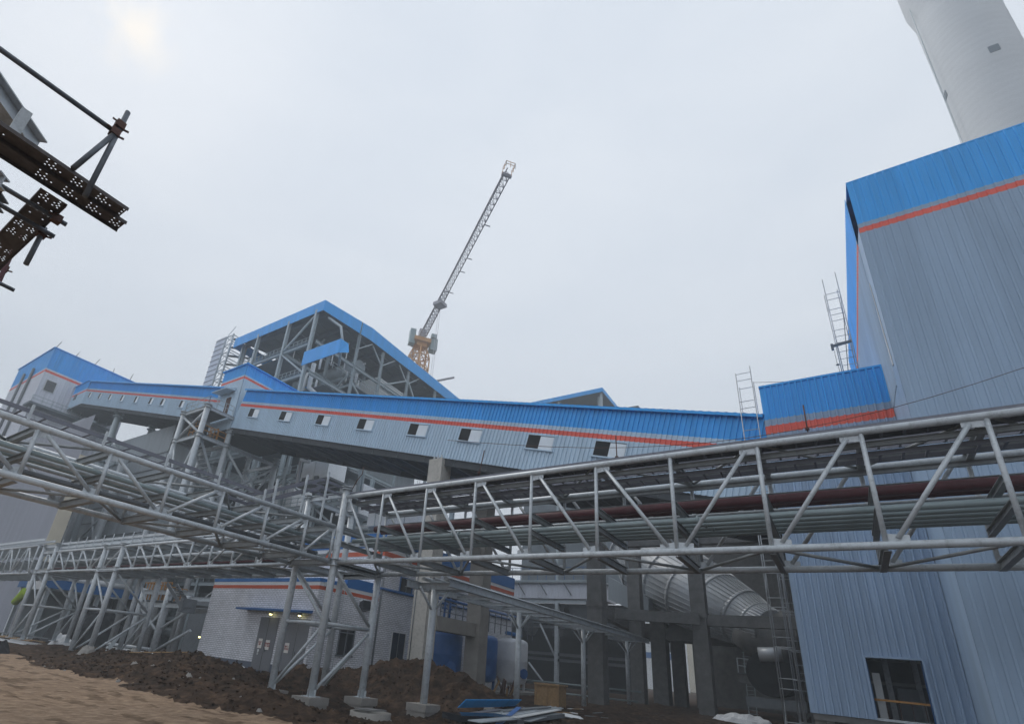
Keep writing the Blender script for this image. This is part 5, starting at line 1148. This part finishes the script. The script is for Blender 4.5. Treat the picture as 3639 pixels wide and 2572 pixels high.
M().ibeam(sc(-5.1, -.5, 7), sc(-5.92, .46, 7), .22, .3).build('beam', 'steel', o)
M().ibeam(sc(-5.9, .0, 7.3), sc(-5.4, -.1, 7.05), .1, .14).build('tie', 'steel_dark', o)
M().ibeam(sc(-4.9, -.9, 6.6), sc(-6.6, .5, 6.6), .16, .2).build('tie', 'steel_dark', o)
o = thing('angle_bracket', 'short pale galvanised angle standing on the planks', 'bracket', sc(-4.6, .2, 6.1))
M().chan(sc(-4.62, .21, 6.02), sc(-4.58, .21, 6.28), .12, .1).build('bracket', 'steel', o)
o = thing('edge_column', 'light steel column by the left picture edge', 'column', (-8.8, .4, 0))
M().ibeam(sc(-5.3, .1, 5.9), sc(-5.05, .32, 5.9), .16, .16).build('strut', 'steel', o)
# ================================================================ scaffold towers by the annex
def scaf(label, x0, x1, y0, y1, z0, z1, step=1.72, lean=0):
    o = thing('scaffold_tower', label, 'scaffold tower', (x0, y0, z0), 'aluminium scaffold towers')
    for x, y, dz in ((x0, y0, 0), (x1, y0, .3), (x0, y1, -.4), (x1, y1, -.2)): M().tube((x, y, z0), (x, y, z1 + dz), .024, 8).build('standard', 'scaf_alu', o)
    z = z0 + .5
    while z < z1 - .2:
        for zz, dd in ((z, 0), (z + .42, 1)):
            M().tube((x0, y0, zz), (x1, y0, zz), .018, 6).build('rung', 'scaf_alu', o)
            if dd == 0: M().tube((x0, y1, zz), (x1, y1, zz), .018, 6).build('rung', 'scaf_alu', o)
        z += step
    for k in range(3):
        zb0 = z0 + (z1 - z0) * k / 3; M().tube((x0, y0, zb0), (x0, y1, zb0 + 1.7), .014, 6).build('cross_brace', 'scaf_alu', o); M().tube((x1, y1, zb0), (x1, y0, zb0 + 1.7), .014, 6).build('cross_brace', 'scaf_alu', o)
    return o
scaf('slender aluminium scaffold tower along the left edge of the blue annex', -2.68, -1.95, 29.6, 30.6, .7, 18.9)
scaf('second aluminium scaffold bay close behind the annex corner scaffold', -2.25, -1.75, 31.3, 32.3, .7, 16.5)
o = scaf('aluminium scaffold tower standing on the annex roof beside the tall tower', 2.3, 2.98, 33, 34.1, 17.95, 26.0, 1.5)
o = thing('hoist_arm', 'small hoist arm with hanging hook on the roof scaffold', 'hoist', (2.0, 33, 21))
M().beam((2.05, 33, 21.3), (2.95, 33, 21.4), .1, .14).beam((2.05, 33, 21.05), (2.05, 33, 21.45), .12, .12).build('arm', 'steel_dark', o)
M().tube((2.1, 33, 21.0), (2.1, 33, 20.1), .012, 5).lathe((2.12, 33, 20.0), [(.02, 0), (.1, .05), (.02, .12)], 10).build('hook', 'steel_dark', o)
M().tube((2.12, 33, 20.0), (2.2, 33, 18.1), .012, 5).build('rope', 'steel_dark', o)
M().tube((2.9, 33, 23.2), (2.35, 33, 18.1), .02, 6).build('raker', 'steel_dark', o)
o = thing('tie_rope', 'thin rope from the scaffold top to the annex roof', 'rope', (-1.9, 30, 17)); M().tube((-1.9, 29.9, 18.3), (0, 30, 17.95), .012, 5).build('strand', 'rust', o)
o = thing('overhead_wire', 'thin dark wire sagging across the tower building and the annex', 'wire', (-4, 25, 14))
me = M(); a = V((-13, 17.2, 11.6)); b = V((9.5, 25.4, 15.2)); pts = [a.lerp(b, i / 16) - V((0, 0, 1.9 * math.sin(math.pi * i / 16))) for i in range(17)]; me.pipe(pts, .012, 5).build('strand', 'rust', o)
for k, (a, b, l) in enumerate((((-11.35,17.4,9.82), (-11.16,17.4,10.91), 'rusty bar sticking up from the tall rack in front of the gallery'), ((-5.59,17.4,9.68), (-5.6,17.4,10.64), 'rusty bar standing on the tall rack before the last gallery window'), ((0.07,17.4,9.78), (0.08,17.4,10.69), 'rusty bar standing on the tall rack before the annex'))):
    o = thing('rusty_bar', l, 'bar', a, 'rusty bars on the tall rack'); M().tube(a, b, .02, 6).build('bar', 'rust', o); M().box(tuple(V(a) + V((-.05, -.05, .1))), tuple(V(a) + V((.05, .05, .16)))).build('clamp', 'rust', o)
o = thing('rusty_bar', 'dark bent bar leaning up from the trestle head', 'bar', (-18, 17, 10)); M().pipe([(-18.54,17.2,9.8), (-18.27,17.2,10.3), (-17.97,17.2,10.62), (-17.95,17.2,10.98)], .022, 6).build('bar', 'rust', o)
# ================================================================ things on the ground
def gzz(x, y): return gz(x, y)
o = thing('manhole_ring', 'round concrete manhole ring with a broken lid in the foreground soil', 'manhole ring', (-15.2, 16.6, .1))
cx, cy = -15.1, 16.9; z0 = .22
M().lathe((cx, cy, z0), [(.76, 0), (.78, .42), (.64, .42), (.62, 0)], 36).build('ring', 'concrete', o)
M().lathe((cx, cy, z0), [(.82, -.2), (.82, .2), (.77, .21)], 36).build('collar', 'concrete', o)
M().beam((cx - .55, cy + .1, z0 + .47), (cx + .5, cy - .1, z0 + .52), .7, .05).build('broken_lid', 'concrete_dark', o)
M().lathe((cx, cy, z0 + .1), [(.0, 0), (.63, .001)], 24).build('shaft_floor', 'rubber', o)
def sheet(label, a, b, w, mt, h=.02, group='scrap sheets on the ground', tilt=(0, 0), ribs=0, nm='metal_sheet'):
    a = V(a); b = V(b); d = (b - a).normalized(); r = d.cross(V((0, 0, 1))).normalized() * w / 2; u = V((0, 0, h)); t = V((0, 0, tilt[0])); 
    o = thing(nm, label, 'metal sheet', a, group)
    M().hexa([a - r, a + r + t, b + r + t, b - r, a - r + u, a + r + t + u, b + r + t + u, b - r + u]).build('sheet', mt, o)
    for i in range(ribs):
        q = -1 + 2 * (i + .5) / ribs; M().beam(a + r * q + t * (q + 1) / 2 + u * 1.2, b + r * q + t * (q + 1) / 2 + u * 1.2, .04, .04).build('rib', mt, o)
sheet('long bright blue metal flashing lying across the scrap pile', (-12.87,19.72,1), (-13.06,24.83,1), .35, 'sheet_blue', .03, tilt=(.32,))
sheet('narrow bright blue flashing leaning diagonally against the long one', (-12.05,23.03,1.1), (-10.09,17.82,0.85), .2, 'plastic_blue', .04)
rr = random.Random(21)
zs = .78
for i, (p, q_, w_, mt, l) in enumerate((((-11.29,17.91,0.9), (-11.57,21.16,0.95), .7, 'sheet_dirty', 'pale grey sheet on top of the scrap pile under the blue flashing'),
        ((-11.68,17.31,0.8), (-10.92,19.87,0.8), 1.1, 'glass_dark', 'dark stacked sheets at the base of the scrap pile'),
        ((-11.1,20.3,0.95), (-13.04,29.07,0.95), .8, 'steel', 'grey ribbed sheet on the right part of the scrap pile'),
        ((-10.19,16.42,0.95), (-10.16,19.08,1), .5, 'sheet_dirty', 'second pale sheet overlapping the first on the scrap pile'),
        ((-11.77,18.2,0.9), (-12.5,22.25,0.95), .3, 'galv', 'purple grey channel at the back left of the scrap pile'),
        ((-9.98,18.74,1.05), (-11.6,26.16,1.05), .3, 'flash_white', 'thin white edged sheet on the right top of the scrap pile'),
        ((-10.13,19.88,0.9), (-11.36,25.18,0.95), .4, 'steel', 'short grey sheet end sticking out right of the scrap pile'),
        ((-10.78,19.74,0.82), (-11.53,25.26,0.82), 1.2, 'steel_dark', 'lower dark sheet stack on the right part of the scrap pile'),
        ((-11.76,21.15,1), (-12.55,27.01,1.02), .35, 'steel_dark', 'narrow dark channel lying along the back of the scrap pile'))):
    sheet(l, p, q_, w_, mt, (.03, .2, .04, .03, .06, .02, .03, .16, .06)[i], ribs=3 if i in (0, 2) else 0)
for i in range(12):
    x, y = rr.uniform(-14.5, -11.5), rr.uniform(24, 34); a = rr.uniform(0, 3.14); L_ = rr.uniform(.6, 2.4)
    o = thing('scrap_strip', '%s %s on the soil behind the blue flashing, counted in its kind' % (ORD[i // 3], ('narrow pale scrap strip', 'narrow dark scrap strip', 'weathered board')[i % 3]), 'scrap', (x, y, G), 'loose scrap strips by the crate')
    z = gzz(x, y) + .06; M().beam((x, y, z), (x + L_ * math.cos(a), y + L_ * math.sin(a), gzz(x + L_ * math.cos(a), y + L_ * math.sin(a)) + .07), rr.uniform(.08, .3), .03).build('strip', ('white_paint', 'steel_dark', 'wood')[i % 3], o)
P_ = V((-15.55,34.76,0.7)); k_ = .62
o = thing('wooden_crate', 'brown wooden crate on the soil left of the thick concrete column', 'crate', tuple(P_))
x, y = -15.6, 34.0; z = gzz(x, y)
M().box((x - .75, y - .6, z), (x + .75, y + .6, z + 1.15)).build('body', 'wood', o); M().box((x - .85, y - .7, z + 1.15), (x + .85, y + .7, z + 1.25)).build('lid', 'wood', o)
for dx in (-.75, 0, .75): M().box((x + dx - .06, y - .66, z), (x + dx + .06, y - .6, z + 1.15)).build('batten', 'wood', o)
M().box((x + .75, y - .5, z + .1), (x + .8, y + .5, z + .2)).build('batten', 'wood', o)
o = thing('wood_bundle', 'dark bundle of broken timber leaning by the grey white tank', 'timber', (-24, 40, .8))
for i in range(9):
    x, y = -21.6 + rr.uniform(-.5, .6), 38.5 + rr.uniform(-.8, .8); M().beam((x, y, gzz(x, y)), (x + rr.uniform(-.6, .6), y + rr.uniform(-.5, .5), gzz(x, y) + rr.uniform(.5, 1.4)), .14, .1).build('board', 'wood' if i % 3 == 0 else 'rust', o)
def rag(nm, label, cat, x, y, rx, ry, h, mt, z=None, grp=None, seed=1):
    o = M(); n = 14; z = gzz(x, y) if z is None else z
    for i in range(n):
        for j in range(n):
            u, v = i / (n - 1) * 2 - 1, j / (n - 1) * 2 - 1; hh = max(0, 1 - (u * u + v * v)) ** .5
            o.v.append((x + u * rx, y + v * ry, z - .03 + h * hh * (1 + .7 * noise.noise(V((u * 3 + seed, v * 3, seed)))) + .08 * h * noise.noise(V((u * 9, v * 9, seed)))))
    for i in range(n - 1):
        for j in range(n - 1): o.face([i * n + j, (i + 1) * n + j, (i + 1) * n + j + 1, i * n + j + 1])
    return o.build(nm, mt, None, label, cat, grp)
rag('plastic_sheet', 'crumpled white plastic sheeting at the bottom edge beside the ladder scaffold', 'plastic sheet', (-6.68,45.96,0.75)[0], (-6.68,45.96,0.75)[1], 1.9, 1.4, .55, 'plastic_white', seed=3)
rag('plastic_sheet', 'small white plastic scrap in front of the scrap pile', 'plastic sheet', (-10.67,20.32,0.8)[0], (-10.67,20.32,0.8)[1], .35, .25, .16, 'plastic_white', seed=5)
rag('plastic_sheet', 'white plastic shreds lying at the right end of the scrap pile', 'plastic sheet', (-11.76,27.55,0.75)[0], (-11.76,27.55,0.75)[1], .9, .5, .18, 'plastic_white', seed=8)
rag('plastic_sheet', 'white plastic rubbish at the foot of the tiled wall by the doors', 'plastic sheet', -29.3, 20.9, .5, .3, .16, 'plastic_white', 1.15, seed=2)
rag('plastic_sheet', 'flat white foam scraps left of the rubbish by the doors', 'plastic sheet', -30.4, 20.7, .45, .2, .08, 'plastic_white', 1.1, seed=6)
rag('blue_bag', 'blue plastic bag at the foot of the tiled wall', 'bag', -33.4, 20.5, .35, .25, .32, 'plastic_blue', None, seed=4)
rag('plastic_sheet', 'pale plastic bundle beyond the far trestle legs', 'plastic sheet', -55, 21, 1.4, .8, .9, 'plastic_white', None, seed=9)
rag('blue_bag', 'blue tarpaulin scrap at the left picture edge', 'bag', -52, 14.2, .8, .5, .5, 'plastic_blue', None, seed=7)
rag('tire_heap', 'dark round rubber heap at the left picture edge', 'rubber heap', -40.5, 12.2, .8, .7, .6, 'rubber', None, seed=10)
for i, (x, y, r_) in enumerate(((-38.3, 16.2, .55), (-26.6, 13.4, .22), (-24.8, 13.3, .16), (-21.4, 13.0, .18), (-33.3, 20.0, .5), (-35.6, 19.6, .4), (-37.6, 18.6, .45), (-16.2, 27.5, .4), (-17.3, 29.0, .3), (-13.4, 22.8, .25))):
    rag('rock', ['pale concrete lump beside the distant trestle leg', 'pale stone on the dark heap near the road', 'small stone on the dark heap', 'small pale stone low on the near heap', 'concrete block at the foot of the tiled wall', 'pale rubble block left of the tiled building', 'rubble block under the access stair', 'stone behind the scrap pile', 'stone left of the scrap strips', 'stone in front of the beam walkway column'][i], 'rock', x, y, r_, r_ * .8, r_ * .9, 'concrete', None, seed=i + 11)
rr = random.Random(4)
for i in range(26):
    x = rr.uniform(-34, -12); y = rr.uniform(11, 16); r_ = rr.uniform(.04, .11)
    rag('pebble', 'small pale stone scattered on the dark soil beside the dirt road', 'stone', x, y, r_, r_, r_, 'concrete', None, 'small stones on the soil', seed=i + 30)
for k, (a, b, mt, l) in enumerate((((-35.9, 17.2, 1.7), (-29.6, 17.6, 1.25), 'wood', 'long thin bamboo pole lying down the heap before the tiled wall'), ((-32.9, 17.4, 1.75), (-31.9, 16.9, 1.1), 'plastic_white', 'short white plastic pipe crossing the bamboo pole'))):
    o = thing('loose_pole', l, 'pole', a); M().tube((a[0], a[1], gzz(a[0], a[1]) + .12), (b[0], b[1], gzz(b[0], b[1]) + .06), .035, 8).build('pole', mt, o)
for k, (y, z) in enumerate(((20.6, .2), (21.2, .5), (21.0, .8))):
    straight('ground_pipe', ['lower pipe on the soil left of the tiled building', 'middle pipe on the soil left of the tiled building', 'upper pipe on the soil left of the tiled building'][k], 'pipe', [(-47, y, G + z), (-40.2, y, G + z)], .11, ('white_paint', 'steel', 'steel')[k], 'ground pipes left of the tiled building')
o = thing('bent_sheet', 'bent corrugated grey sheet leaning at the distant trestle', 'metal sheet', (-41, 18.5, 1))
M().corr((-42, 18.8, .9), V((.96, -.2, .2)).normalized(), 1.6, V((.2, .3, .93)).normalized(), [(0, 1.4, 0)], .2, .05).build('sheet', 'steel', o)
o = thing('lumber_stack', 'stack of pale boards and pipes on the soil by the far left legs', 'boards', (-60, 18, .7))
for i in range(7): M().beam((-58, 16.5 + i * .3, .95 + (i % 3) * .25), (-50.8, 17 + i * .3, .9 + (i % 3) * .25), .2, .07).build('board', ('white_paint', 'wood', 'steel_dark')[i % 3], o)
# ---------------------------------------------------------------- haze
hb_ = M().box((-420, -60, -3), (160, 420, 155))
hz = hb_.build('haze', 'rubber', None, 'pale thin haze over the whole site', 'haze', kind='stuff')
hm = bpy.data.materials.new('haze'); hm.use_nodes = True; t = hm.node_tree; t.nodes.clear()
ou = t.nodes.new('ShaderNodeOutputMaterial'); pv = t.nodes.new('ShaderNodeVolumePrincipled')
pv.inputs['Color'].default_value = (0.88, 0.95, 1.0, 1); pv.inputs['Density'].default_value = 0.0020; pv.inputs['Anisotropy'].default_value = 0.0
t.links.new(pv.outputs[0], ou.inputs['Volume']); hz.data.materials.clear(); hz.data.materials.append(hm)
# tidy helper properties
for ob in bpy.data.objects:
    if '_loc' in ob: del ob['_loc']
